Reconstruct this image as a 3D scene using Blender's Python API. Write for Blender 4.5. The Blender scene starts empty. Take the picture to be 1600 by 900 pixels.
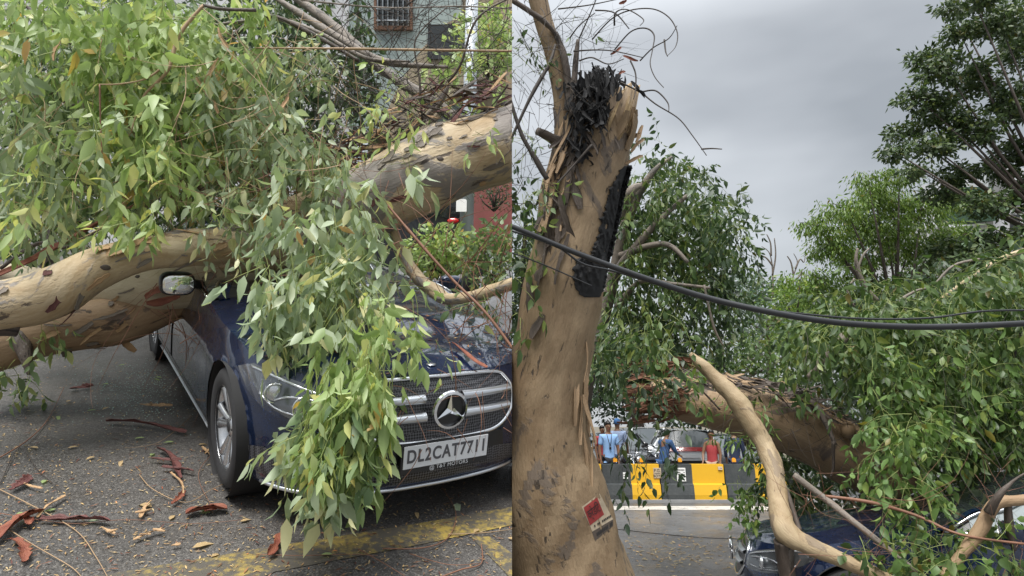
import bpy, bmesh, math, random
import numpy as np
from mathutils import Vector, Matrix, noise
R = math.radians
rng = random.Random(7)
nr = np.random.default_rng(11)
C = bpy.context.scene.collection
sc = bpy.context.scene

# ------------------------------------------------------------------ camera
F = 1000.0                                   # focal length in pixels of the 1600-wide frame
PITCH = math.atan(215 / F)
CAM = Vector((0, 0, 1.7))
cd = bpy.data.cameras.new('camera')
cam = bpy.data.objects.new('camera', cd)
C.objects.link(cam)
cam.location = CAM
cam.rotation_euler = (math.pi / 2 + PITCH, 0, 0)
cd.sensor_width = 36
cd.lens = 36 * F / 1600
cd.clip_start = 0.05
cd.clip_end = 2000
sc.camera = cam

# ------------------------------------------------------------------ light
SUN_EL, SUN_AZ = R(62), R(200)
w = bpy.data.worlds.new('World')
sc.world = w
w.use_nodes = True
nt = w.node_tree
nt.nodes.clear()
N = nt.nodes.new
out = N('ShaderNodeOutputWorld'); bg = N('ShaderNodeBackground'); bg.inputs[1].default_value = 0.10
sky = N('ShaderNodeTexSky'); sky.sky_type = 'NISHITA'; sky.sun_disc = False
sky.sun_elevation = SUN_EL; sky.sun_rotation = SUN_AZ; sky.air_density = 1.5; sky.dust_density = 3
tc = N('ShaderNodeTexCoord'); sep = N('ShaderNodeSeparateXYZ')
nt.links.new(tc.outputs['Generated'], sep.inputs[0])
mp = N('ShaderNodeMapping'); mp.inputs['Scale'].default_value = (1.0, 1.0, 2.6)
mp.inputs['Location'].default_value = (0.3, 0.1, 0.35)
mp.inputs['Rotation'].default_value = (0, R(-16), 0)
nt.links.new(tc.outputs['Generated'], mp.inputs[0])
nz = N('ShaderNodeTexNoise'); nz.inputs['Scale'].default_value = 1.9; nz.inputs['Detail'].default_value = 4
nz.inputs['Roughness'].default_value = 0.45
nt.links.new(mp.outputs[0], nz.inputs[0])
cr = N('ShaderNodeValToRGB')
cr.color_ramp.elements[0].position = 0.33; cr.color_ramp.elements[0].color = (0.35, 0.37, 0.392, 1)
cr.color_ramp.elements[1].position = 0.68; cr.color_ramp.elements[1].color = (0.70, 0.725, 0.755, 1)
nt.links.new(nz.outputs[0], cr.inputs[0])
# an overcast sky is about three times brighter overhead than at the horizon
mr = N('ShaderNodeMapRange'); mr.inputs[1].default_value = 0.54; mr.inputs[2].default_value = 1.0
mr.inputs[3].default_value = 3.6; mr.inputs[4].default_value = 16.5
nt.links.new(sep.outputs[2], mr.inputs[0])
vm = N('ShaderNodeVectorMath'); vm.operation = 'SCALE'
nt.links.new(cr.outputs[0], vm.inputs[0]); nt.links.new(mr.outputs[0], vm.inputs[3])
mx = N('ShaderNodeMix'); mx.data_type = 'RGBA'; mx.inputs[0].default_value = 0.93
nt.links.new(sky.outputs[0], mx.inputs[6]); nt.links.new(vm.outputs[0], mx.inputs[7])
nt.links.new(mx.outputs[2], bg.inputs[0]); nt.links.new(bg.outputs[0], out.inputs[0])

sd = bpy.data.lights.new('sun', 'SUN')
sun = bpy.data.objects.new('sun', sd)
C.objects.link(sun)
sd.energy = 1.5; sd.angle = R(25); sd.color = (1.0, 0.97, 0.92)
sdir = Vector((math.sin(SUN_AZ) * math.cos(SUN_EL), math.cos(SUN_AZ) * math.cos(SUN_EL), math.sin(SUN_EL)))
sun.rotation_euler = sdir.to_track_quat('Z', 'Y').to_euler()
sc.view_settings.view_transform = 'Standard'
sc.view_settings.look = 'None'
sc.view_settings.exposure = 1.6
sc.view_settings.gamma = 1
sc.view_settings.use_curve_mapping = False
sc.render.engine = 'CYCLES'
sc.cycles.max_bounces = 7
sc.cycles.transparent_max_bounces = 8
sc.cycles.use_denoising = True

# ------------------------------------------------------------------ frames of reference
def frame_up(p):
    return Vector((0, -math.sin(p), math.cos(p))), Vector((0, math.cos(p), math.sin(p)))
UP, FW = frame_up(PITCH)
def at(px, py, d):
    """world point seen at photo pixel (px,py), d metres along the view axis"""
    return CAM + FW * d + Vector(((px - 800) / F * d, 0, 0)) + UP * ((450 - py) / F * d)
def ground(px, py, z=0.0):
    v = at(px, py, 1) - CAM
    return CAM + v * ((z - CAM.z) / v.z)
# the left-hand street climbs: its own level frame, fitted to the car that stands on it
LH, LPITCH, LROLL = 1.716, 0.133, 0.096
def left_matrix():
    cp, sp, cr_, sr_ = math.cos(LPITCH), math.sin(LPITCH), math.cos(LROLL), math.sin(LROLL)
    # local -> camera axes (x right, u up, d depth)
    A = Matrix(((1, 0, 0), (0, sp, cp), (0, cp, -sp)))
    B = Matrix(((cr_, sr_, 0), (-sr_, cr_, 0), (0, 0, 1))) @ A
    W = Matrix(((1, 0, 0), (0, UP.y, FW.y), (0, UP.z, FW.z)))
    M3 = W @ B
    M4 = M3.to_4x4()
    M4.translation = CAM - M3 @ Vector((0, 0, LH))
    return M4
ML = left_matrix()
MLi = ML.inverted()
GL = -(ML.to_3x3() @ Vector((0, 0, 1)))          # what hangs, hangs this way on the left
GR = Vector((0, 0, -1))
def lground(px, py, z=0.0):
    o = MLi @ CAM
    v = (MLi @ at(px, py, 1)) - o
    return ML @ (o + v * ((z - o.z) / v.z))
SIDE = 'L'
SIDES = {}

# ------------------------------------------------------------------ materials
MATS = {}
class NT:
    def __init__(s, name):
        m = bpy.data.materials.new(name); m.use_nodes = True
        s.m = m; s.t = m.node_tree; s.t.nodes.clear()
        s.out = s.n('ShaderNodeOutputMaterial'); s.p = s.n('ShaderNodeBsdfPrincipled')
        s.l(s.p.outputs[0], s.out.inputs[0])
        MATS[name] = m
    def n(s, k, **kw):
        x = s.t.nodes.new(k)
        for a, b in kw.items(): setattr(x, a, b)
        return x
    def l(s, a, b): s.t.links.new(a, b)
    def noise(s, scale, detail=4, rough=.55, co=None, dist=0.0, stretch=None):
        x = s.n('ShaderNodeTexNoise'); x.inputs['Scale'].default_value = scale
        x.inputs['Detail'].default_value = detail; x.inputs['Roughness'].default_value = rough
        x.inputs['Distortion'].default_value = dist
        if co is not None:
            if stretch:
                q = s.n('ShaderNodeMapping'); q.inputs['Scale'].default_value = stretch
                s.l(co, q.inputs[0]); co = q.outputs[0]
            s.l(co, x.inputs['Vector'])
        return x.outputs[0]
    def ramp(s, fac, stops, interp='LINEAR'):
        x = s.n('ShaderNodeValToRGB'); r = x.color_ramp; r.interpolation = interp
        while len(r.elements) < len(stops): r.elements.new(.5)
        for e, (p, c) in zip(r.elements, stops):
            e.position = p; e.color = (*c, 1) if not isinstance(c, float) else (c, c, c, 1)
        s.l(fac, x.inputs[0]); return x.outputs[0]
    def mix(s, fac, a, b, mode='MIX'):
        x = s.n('ShaderNodeMix'); x.data_type = 'RGBA'; x.blend_type = mode
        for i, v in ((0, fac), (6, a), (7, b)):
            if isinstance(v, (int, float)): x.inputs[i].default_value = v
            elif isinstance(v, tuple): x.inputs[i].default_value = (*v, 1)
            else: s.l(v, x.inputs[i])
        return x.outputs[2]
    def col(s, v):
        if isinstance(v, tuple): s.p.inputs['Base Color'].default_value = (*v, 1)
        else: s.l(v, s.p.inputs['Base Color'])
    def rough(s, v):
        if isinstance(v, (int, float)): s.p.inputs['Roughness'].default_value = v
        else: s.l(v, s.p.inputs['Roughness'])
    def bump(s, h, strength=.3, dist=.01):
        x = s.n('ShaderNodeBump'); x.inputs['Strength'].default_value = strength; x.inputs['Distance'].default_value = dist
        s.l(h, x.inputs['Height']); s.l(x.outputs[0], s.p.inputs['Normal'])
    def obj(s): return s.n('ShaderNodeTexCoord').outputs['Object']
    def uv(s): return s.n('ShaderNodeTexCoord').outputs['UV']

def simple(name, c, rough=.5, metal=0, coat=0, spec=None, var=0.0, scale=8):
    s = NT(name)
    if var:
        f = s.noise(scale, 5, .6, s.obj())
        s.col(s.mix(f, tuple(x * (1 - var) for x in c), tuple(min(1, x * (1 + var)) for x in c)))
    else: s.col(c)
    s.rough(rough); s.p.inputs['Metallic'].default_value = metal; s.p.inputs['Coat Weight'].default_value = coat
    if spec is not None: s.p.inputs['Specular IOR Level'].default_value = spec
    return s.m

def leaf_mat(name, c1, c2, c3, trans=.35, rough=.45):
    s = NT(name)
    g = s.n('ShaderNodeNewGeometry')
    c = s.ramp(g.outputs['Random Per Island'], [(0, c1), (.5, c2), (.84, c3), (.955, (c3[0] * 1.35, c3[1] * 1.1, c3[2] * .8)), (.985, (c3[0] * 1.35, c3[1] * 1.1, c3[2] * .8)), (.99, (c2[0] * 1.7, c2[1] * .85, c2[2] * .6))])
    # a paler midrib
    s.col(c); s.rough(rough); s.p.inputs['Specular IOR Level'].default_value = .55
    tr = s.n('ShaderNodeBsdfTranslucent')
    tcol = s.mix(1.0, c, (1.1, 1.15, .72), 'MULTIPLY')
    s.l(tcol, tr.inputs[0])
    ms = s.n('ShaderNodeMixShader'); ms.inputs[0].default_value = trans
    s.l(s.p.outputs[0], ms.inputs[1]); s.l(tr.outputs[0], ms.inputs[2]); s.l(ms.outputs[0], s.out.inputs[0])
    return s.m

def bark_mat(name, base, pale, grey, dark, greyamt=.5, darkamt=.66, scale=1.0, fine=1.0):
    s = NT(name); uv = s.uv()
    a = s.noise(3.2 * scale, 8, .68, uv, 1.0, (1.0, .38, 1))
    c = s.mix(s.ramp(a, [(.38, 0.0), (.6, 1.0)]), base, pale)
    # faint long streaks
    st = s.noise(30 * scale * fine, 4, .6, uv, .2, (1, .06, 1))
    c = s.mix(s.ramp(st, [(.52, 0.0), (.78, .45)]), c, tuple(x * .62 for x in base))
    g = s.noise(2.1 * scale, 7, .62, uv, 1.2, (1.1, .6, 1))
    gm = s.ramp(g, [(greyamt, 0.0), (greyamt + .035, .85)])
    c = s.mix(gm, c, grey)
    d = s.noise(9 * scale, 6, .65, uv, .8, (1.6, .4, 1))
    dm = s.ramp(d, [(darkamt, 0.0), (darkamt + .05, .9)])
    c = s.mix(dm, c, dark)
    s.col(c); s.rough(.62)
    f = s.noise(60 * scale, 5, .6, uv, 0, (1, .25, 1))
    h = s.mix(.4, f, gm, 'ADD'); h = s.mix(.5, h, dm, 'SUBTRACT'); h = s.mix(.35, h, st, 'SUBTRACT')
    s.bump(h, .55, .012)
    return s.m

bark_mat('bark_cream', (.38, .27, .145), (.56, .46, .31), (.21, .195, .19), (.07, .05, .04), .50, .60)
bark_mat('bark_pale', (.44, .37, .25), (.54, .48, .35), (.33, .29, .23), (.13, .07, .045), .57, .64)
bark_mat('bark_standing', (.19, .127, .07), (.285, .205, .122), (.115, .09, .07), (.03, .022, .016), .555, .605, 1.3)
bark_mat('bark_thin', (.30, .215, .12), (.40, .31, .19), (.20, .15, .10), (.06, .04, .03), .57, .64, 2)
bark_mat('bark_fallen', (.28, .18, .10), (.37, .26, .155), (.12, .09, .075), (.05, .035, .025), .53, .60)
bark_mat('bark_dark', (.06, .045, .035), (.11, .085, .068), (.15, .13, .115), (.02, .015, .012), .55, .58, 2)
bark_mat('bark_grey', (.17, .145, .12), (.24, .20, .165), (.12, .11, .10), (.05, .04, .03), .53, .60, 2)
bark_mat('peel_red', (.17, .045, .028), (.30, .11, .06), (.36, .20, .12), (.05, .018, .014), .58, .62, 3)
bark_mat('peel_tan', (.40, .24, .12), (.52, .36, .20), (.28, .13, .07), (.12, .05, .03), .54, .62, 3)
bark_mat('peel_purple', (.085, .028, .026), (.17, .06, .05), (.26, .13, .09), (.03, .012, .012), .57, .62, 3)
bark_mat('splinter', (.15, .055, .03), (.24, .12, .065), (.12, .045, .025), (.05, .02, .015), .56, .60, 4)
bark_mat('split_wood', (.40, .28, .14), (.50, .37, .21), (.26, .17, .09), (.08, .05, .03), .56, .62, 3, 2)
simple('char', (.012, .012, .013), .85, var=.6, scale=25)
simple('twig_red', (.21, .10, .06), .6, var=.5, scale=5)
simple('twig_tan', (.34, .23, .13), .6, var=.4, scale=5)
simple('twig_dark', (.045, .036, .03), .7, var=.5, scale=5)
simple('twig_green', (.26, .31, .09), .5)
leaf_mat('leaf_glaucous', (.23, .30, .18), (.34, .42, .26), (.47, .54, .38))
leaf_mat('leaf_lime', (.23, .33, .12), (.35, .46, .18), (.47, .57, .29), .4)
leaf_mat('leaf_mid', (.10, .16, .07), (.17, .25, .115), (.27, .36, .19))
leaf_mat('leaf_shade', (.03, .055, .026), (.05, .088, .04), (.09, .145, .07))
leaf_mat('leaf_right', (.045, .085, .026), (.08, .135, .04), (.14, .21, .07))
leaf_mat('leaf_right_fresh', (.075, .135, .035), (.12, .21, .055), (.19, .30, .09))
leaf_mat('leaf_far', (.02, .042, .024), (.035, .066, .032), (.06, .10, .048), .25)
leaf_mat('leaf_neem', (.075, .135, .02), (.12, .20, .032), (.18, .28, .055), .35)
leaf_mat('leaf_tall', (.032, .058, .02), (.055, .092, .03), (.10, .15, .05), .25)
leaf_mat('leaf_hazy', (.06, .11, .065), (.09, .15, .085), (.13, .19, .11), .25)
leaf_mat('leaf_rust', (.10, .03, .02), (.20, .08, .045), (.30, .16, .09), .1)
leaf_mat('leaf_dry', (.36, .22, .10), (.46, .32, .16), (.55, .44, .25), .2)

def asphalt(name, base, speck, roughness, wet, scale=1.0):
    s = NT(name); o = s.obj()
    big = s.noise(.9, 5, .6, o, .4)
    c = s.mix(s.ramp(big, [(.35, 0.0), (.7, 1.0)]), tuple(x * .6 for x in base), tuple(x * 1.3 for x in base))
    c = s.mix(s.ramp(s.noise(5, 5, .65, o, .6), [(.5, 0.0), (.68, .5)]), c, tuple(x * y for x, y in zip(base, (.72, .62, .52))))
    v = s.n('ShaderNodeTexVoronoi'); v.inputs['Scale'].default_value = 75 * scale; s.l(o, v.inputs['Vector'])
    vc = s.n('ShaderNodeSeparateColor'); s.l(v.outputs['Color'], vc.inputs[0])
    c = s.mix(s.ramp(vc.outputs[0], [(.62, 0.0), (.95, .7)]), c, speck)
    c = s.mix(s.ramp(vc.outputs[1], [(.70, 0.0), (1.0, .8)]), c, tuple(x * .25 for x in base))
    s.col(c)
    wn = s.noise(1.6, 5, .6, o, .5)
    s.rough(s.ramp(wn, [(.38, wet), (.66, roughness)]))
    h = s.mix(.5, s.ramp(v.outputs['Distance'], [(0.0, 1.0), (.6, 0.0)]), s.noise(220 * scale, 2, .5, o), 'ADD')
    s.bump(h, .35, .004)
    return s.m
asphalt('asphalt_near', (.082, .077, .073), (.19, .18, .165), .60, .28, 1.9)
asphalt('asphalt_wet', (.125, .122, .12), (.20, .195, .19), .55, .30, 1.2)
def worn_paint(name, paint, under, lo=.44, hi=.58):
    s = NT(name); o = s.obj()
    a = s.noise(26, 6, .7, o); b = s.noise(3, 4, .6, o)
    f = s.mix(.5, a, b)
    k = s.ramp(f, [(lo, 0.0), (hi, 1.0)])
    s.col(s.mix(k, under, paint)); s.rough(.55)
    s.bump(s.noise(200, 2, .5, o), .3, .003)
    return s.m
worn_paint('yellow_line_paint', (.34, .25, .06), (.085, .076, .062), .475, .60)
worn_paint('white_line_paint', (.55, .52, .47), (.13, .12, .11), .38, .50)
simple('soil', (.13, .115, .085), .9, var=.4, scale=2)
worn_paint('barrier_yellow', (.66, .37, .012), (.42, .23, .02), .30, .42)
worn_paint('barrier_black', (.030, .036, .038), (.07, .075, .075), .36, .62)
simple('poster_white', (.72, .72, .70), .6, var=.12, scale=20)
simple('poster_cream', (.42, .34, .24), .7, var=.25, scale=40)
simple('poster_red', (.27, .03, .028), .6, var=.3, scale=40)
simple('ink', (.02, .018, .018), .6)
simple('ink_grey', (.09, .09, .10), .6)
simple('orange_plastic', (.85, .36, .02), .35)
# car
s = NT('navy_paint'); g_ = s.noise(9, 5, .6, s.obj()); dr = s.noise(150, 2, .5, s.obj())
s.col(s.mix(g_, (.002, .009, .036), (.004, .018, .066))); s.p.inputs['Metallic'].default_value = .35
s.rough(s.ramp(g_, [(.3, .18), (.7, .34)])); s.p.inputs['Coat Weight'].default_value = 1.0; s.p.inputs['Coat Roughness'].default_value = .04
s.bump(s.ramp(dr, [(.60, 0.0), (.68, 1.0)]), .35, .003)
simple('black_trim', (.012, .012, .013), .35, coat=.3)
simple('black_matt', (.02, .02, .021), .8)
simple('tyre_rubber', (.028, .028, .03), .75, var=.25, scale=30)
simple('alloy', (.62, .63, .65), .26, .95)
simple('alloy_dark', (.10, .10, .105), .4, .6)
simple('chrome', (.82, .83, .85), .10, 1.0)
simple('satin_silver', (.62, .64, .67), .28, .9)
simple('lamp_silver', (.75, .77, .8), .15, .8)
simple('lamp_housing', (.17, .18, .19), .22, .7)
simple('mirror_silver', (.8, .82, .8), .02, 1.0)
simple('dusk_glass', (.05, .06, .065), .12, spec=.6)
simple('car_glass', (.02, .024, .026), .04, coat=1.0, spec=.8)
simple('side_glass', (.16, .19, .19), .05, coat=1.0, spec=.8)
simple('plate_white', (.72, .74, .77), .35, var=.05, scale=30)
simple('red_lens', (.65, .02, .02), .2, coat=.8)
s = NT('mesh_grille'); o = s.obj(); ck = s.n('ShaderNodeTexChecker'); ck.inputs['Scale'].default_value = 95
mpn = s.n('ShaderNodeMapping'); mpn.inputs['Rotation'].default_value = (0, R(45), 0); s.l(o, mpn.inputs[0]); s.l(mpn.outputs[0], ck.inputs[0])
ck.inputs[1].default_value = (.005, .005, .006, 1); ck.inputs[2].default_value = (.10, .10, .11, 1); s.col(ck.outputs[0]); s.rough(.35)
s = NT('lamp_glass'); s.p.inputs['Roughness'].default_value = .02; s.p.inputs['Transmission Weight'].default_value = 1.0
s.p.inputs['IOR'].default_value = 1.15; s.col((.97, .98, 1.0))
simple('white_car_paint', (.80, .82, .84), .25, coat=1.0)
simple('red_car_paint', (.30, .015, .02), .25, coat=1.0)
simple('grey_car_paint', (.10, .105, .115), .25, .4, coat=1.0)
simple('black_car_paint', (.02, .022, .026), .2, .2, coat=1.0)
# people
simple('skin', (.20, .105, .06), .5)
simple('hair', (.012, .010, .009), .5)
simple('shirt_blue', (.26, .44, .74), .75, var=.12, scale=20)
simple('shirt_pale_blue', (.40, .50, .72), .75, var=.12, scale=20)
simple('cap_blue', (.08, .22, .50), .7)
simple('cloth_black', (.02, .02, .024), .8)
simple('vest_red', (.36, .045, .05), .75, var=.15, scale=20)
simple('denim', (.035, .085, .20), .85, var=.2, scale=20)
simple('cloth_navy', (.02, .03, .07), .85)
simple('cloth_tan', (.38, .27, .20), .8)
# buildings
def wall_mat(name, c, stain, sc_=1.2):
    s = NT(name); o = s.obj()
    a = s.noise(sc_, 6, .65, o, .5, (1, 1, .4)); s.col(s.mix(s.ramp(a, [(.42, 0.0), (.72, .8)]), c, stain)); s.rough(.85)
    s.bump(s.noise(40, 4, .6, o), .15, .01)
wall_mat('wall_teal', (.36, .43, .42), (.22, .27, .27))
wall_mat('wall_beige', (.40, .33, .23), (.23, .19, .14), 2.5)
wall_mat('wall_pink', (.36, .12, .11), (.25, .09, .08), 2)
wall_mat('wall_white', (.66, .66, .68), (.42, .42, .42))
wall_mat('wall_cream', (.62, .50, .36), (.42, .34, .25))
wall_mat('concrete_grey', (.30, .30, .30), (.18, .18, .18))
wall_mat('roof_green', (.05, .10, .06), (.03, .06, .04))
simple('pole_paint', (.50, .54, .58), .45, .3, var=.2, scale=6)
simple('pipe_grey', (.42, .44, .45), .5, var=.1)
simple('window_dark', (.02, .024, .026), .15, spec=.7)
simple('wood_brown', (.18, .09, .05), .6, var=.3)
simple('cable_black', (.016, .017, .019), .42, var=.3, scale=15)
simple('broken_glass', (.42, .60, .54), .08, spec=.8)

# ------------------------------------------------------------------ mesh helpers
class MB:
    def __init__(s): s.v = []; s.f = []; s.uv = []; s.mi = []
    def add(s, vs, fs, uvs=None, mi=0):
        b = len(s.v); s.v.extend([tuple(v) for v in vs])
        for k, f in enumerate(fs):
            s.f.append(tuple(b + i for i in f)); s.mi.append(mi)
            s.uv.append(uvs[k] if uvs else None)
    def box(s, c, size, rot=None, mi=0, taper=1.0):
        c = Vector(c); hx, hy, hz = [x / 2 for x in size]
        vs = []
        for z, t in ((-hz, 1.0), (hz, taper)):
            for x, y in ((-hx, -hy), (hx, -hy), (hx, hy), (-hx, hy)):
                p = Vector((x * t, y * t, z))
                if rot is not None: p = rot @ p
                vs.append(c + p)
        s.add(vs, [(3, 2, 1, 0), (4, 5, 6, 7), (0, 1, 5, 4), (1, 2, 6, 5), (2, 3, 7, 6), (3, 0, 4, 7)], mi=mi)
    def lathe(s, prof, axis='x', seg=40, c=(0, 0, 0), mi=0, close=False):
        """prof: list of (r, a) with a along the axis"""
        vs = []; n = len(prof)
        for k in range(seg):
            t = 2 * math.pi * k / seg
            for r, a in prof:
                y, z = r * math.cos(t), r * math.sin(t)
                p = (a, y, z) if axis == 'x' else ((y, a, z) if axis == 'y' else (y, z, a))
                vs.append((c[0] + p[0], c[1] + p[1], c[2] + p[2]))
        fs = []
        for k in range(seg):
            k2 = (k + 1) % seg
            for i in range(n - 1 + (1 if close else 0)):
                j = (i + 1) % n
                fs.append((k * n + i, k * n + j, k2 * n + j, k2 * n + i))
        s.add(vs, fs, mi=mi)
    def tube(s, pts, rad, sides=8, cap=True, mi=0, wob=0.0, wf=2.0, flat=None):
        pts = [Vector(p) for p in pts]; n = len(pts)
        if not hasattr(rad, '__len__'): rad = [rad] * n
        T = []
        for i in range(n):
            t = pts[min(i + 1, n - 1)] - pts[max(i - 1, 0)]
            T.append(t.normalized() if t.length > 1e-9 else Vector((0, 0, 1)))
        a = Vector((0, 0, 1)) if abs(T[0].z) < .9 else Vector((1, 0, 0))
        u = T[0].cross(a).normalized(); vs = []; L = 0; Ls = []
        for i in range(n):
            if i:
                L += (pts[i] - pts[i - 1]).length
                u = (u - T[i] * u.dot(T[i])).normalized()
            Ls.append(L)
            b = T[i].cross(u)
            for k in range(sides):
                t = 2 * math.pi * k / sides
                d = u * math.cos(t) + b * math.sin(t)
                r = rad[i]
                if wob:
                    q = pts[i] + d * r
                    r *= 1 + wob * noise.fractal(q * wf, 1, 2, 3)
                vs.append(pts[i] + d * r)
        fs = []; uvs = []
        for i in range(n - 1):
            for k in range(sides):
                k2 = (k + 1) % sides
                fs.append((i * sides + k, i * sides + k2, (i + 1) * sides + k2, (i + 1) * sides + k))
                c0 = 2 * math.pi * max(rad[i], .01); 
                w0, w1 = k / sides * c0, (k + 1) / sides * c0
                uvs.append(((w0, Ls[i]), (w1, Ls[i]), (w1, Ls[i + 1]), (w0, Ls[i + 1])))
        if cap:
            fs.append(tuple(range(sides - 1, -1, -1))); uvs.append(None)
            fs.append(tuple((n - 1) * sides + k for k in range(sides))); uvs.append(None)
        s.add(vs, fs, uvs, mi)
    def sphere(s, c, r, seg=12, rings=8, sc3=(1, 1, 1), mi=0):
        c = Vector(c); vs = [c + Vector((0, 0, r * sc3[2]))]; fs = []
        for i in range(1, rings):
            a = math.pi * i / rings
            for k in range(seg):
                t = 2 * math.pi * k / seg
                vs.append(c + Vector((r * sc3[0] * math.sin(a) * math.cos(t), r * sc3[1] * math.sin(a) * math.sin(t), r * sc3[2] * math.cos(a))))
        vs.append(c - Vector((0, 0, r * sc3[2])))
        for k in range(seg):
            fs.append((0, 1 + k, 1 + (k + 1) % seg))
            for i in range(rings - 2):
                a, b = 1 + i * seg, 1 + (i + 1) * seg
                fs.append((a + k, b + k, b + (k + 1) % seg, a + (k + 1) % seg))
            fs.append((1 + (rings - 2) * seg + k, len(vs) - 1, 1 + (rings - 2) * seg + (k + 1) % seg))
        s.add(vs, fs, mi=mi)
    def grid(s, fn, nu, nv, mi=0, skip=None):
        vs = [fn(i / nu, j / nv) for j in range(nv + 1) for i in range(nu + 1)]
        fs = []
        for j in range(nv):
            for i in range(nu):
                f = (j * (nu + 1) + i, j * (nu + 1) + i + 1, (j + 1) * (nu + 1) + i + 1, (j + 1) * (nu + 1) + i)
                if skip and skip([vs[q] for q in f]): continue
                fs.append(f)
        s.add(vs, fs, mi=mi)

def link(name, me, parent=None, smooth=True):
    o = bpy.data.objects.new(name, me); C.objects.link(o)
    if parent is not None: o.parent = parent
    SIDES[o.name] = SIDE
    if smooth:
        me.polygons.foreach_set('use_smooth', [True] * len(me.polygons))
    return o
ORG = {}
def org(parent):
    """world offset of a parent made by thing() (None when the parent uses a full matrix)"""
    return ORG.get(parent.name) if parent is not None else None
def obj(name, mb, mats, parent=None, smooth=True, label=None):
    off = org(parent) or Vector((0, 0, 0))
    me = bpy.data.meshes.new(name)
    vs = np.array(mb.v, dtype=float) - np.array(off)
    me.from_pydata(vs.tolist(), [], mb.f)
    if any(u is not None for u in mb.uv):
        ul = me.uv_layers.new(name='UVMap'); flat = []
        for f, u in zip(mb.f, mb.uv):
            if u is None: flat.extend([0.0, 0.0] * len(f))
            else:
                for q in u: flat.extend(q)
        ul.data.foreach_set('uv', flat)
    if isinstance(mats, str): mats = [mats]
    for m in mats: me.materials.append(MATS[m])
    if len(mats) > 1: me.polygons.foreach_set('material_index', mb.mi)
    me.update()
    o = link(name, me, parent, smooth)
    if parent is not None and parent.name in ORG: ORG[o.name] = ORG[parent.name]
    if label: o['label'] = label
    return o
def tag(o, label, cat, group=None, kind=None):
    o['label'] = label; o['category'] = cat
    if group: o['group'] = group
    if kind: o['kind'] = kind
    return o
def thing(name, label, cat, loc=(0, 0, 0), group=None, matrix=None):
    o = bpy.data.objects.new(name, None); C.objects.link(o); o.empty_display_size = .2
    tag(o, label, cat, group)
    if matrix is not None: o.matrix_world = matrix
    else:
        o.location = loc; ORG[o.name] = Vector(loc)
    SIDES[o.name] = SIDE
    return o
def solo(name, mb, mats, label, cat, group=None, smooth=True, kind=None):
    """a thing that is one mesh; origin moved to its lowest middle"""
    a = np.array(mb.v, dtype=float); base = Vector(((a[:, 0].min() + a[:, 0].max()) / 2, (a[:, 1].min() + a[:, 1].max()) / 2, a[:, 2].min()))
    mb.v = [tuple(x) for x in (a - np.array(base))]
    o = obj(name, mb, mats, None, smooth); o.location = base
    return tag(o, label, cat, group, kind)
def structure(name, mb, mats, matrix=None, smooth=False):
    o = obj(name, mb, mats, None, smooth); o['kind'] = 'structure'
    if matrix is not None: o.matrix_world = matrix
    return o
def smooth_path(P, n=8):
    """Catmull-Rom through rows (x,y,z,r)"""
    P = [np.array(p, float) for p in P]; out_ = []
    for i in range(len(P) - 1):
        p0, p1, p2, p3 = P[max(i - 1, 0)], P[i], P[i + 1], P[min(i + 2, len(P) - 1)]
        for k in range(n):
            t = k / n
            out_.append(.5 * ((2 * p1) + (-p0 + p2) * t + (2 * p0 - 5 * p1 + 4 * p2 - p3) * t * t + (-p0 + 3 * p1 - 3 * p2 + p3) * t ** 3))
    out_.append(P[-1]); return out_
def pxpath(rows, n=8):
    """rows (px, py, depth, radius_px) -> points and metric radii"""
    W = []
    for px, py, d, r in rows:
        p = at(px, py, d); W.append((p.x, p.y, p.z, r * d / F))
    S = smooth_path(W, n)
    return [Vector(q[:3]) for q in S], [max(q[3], .0006) for q in S]
def limb(mb, rows, sides=14, n=8, wob=.10, wf=2.2, mi=0):
    p, r = pxpath(rows, n); mb.tube(p, r, sides, True, mi, wob, wf); return p, r

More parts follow.
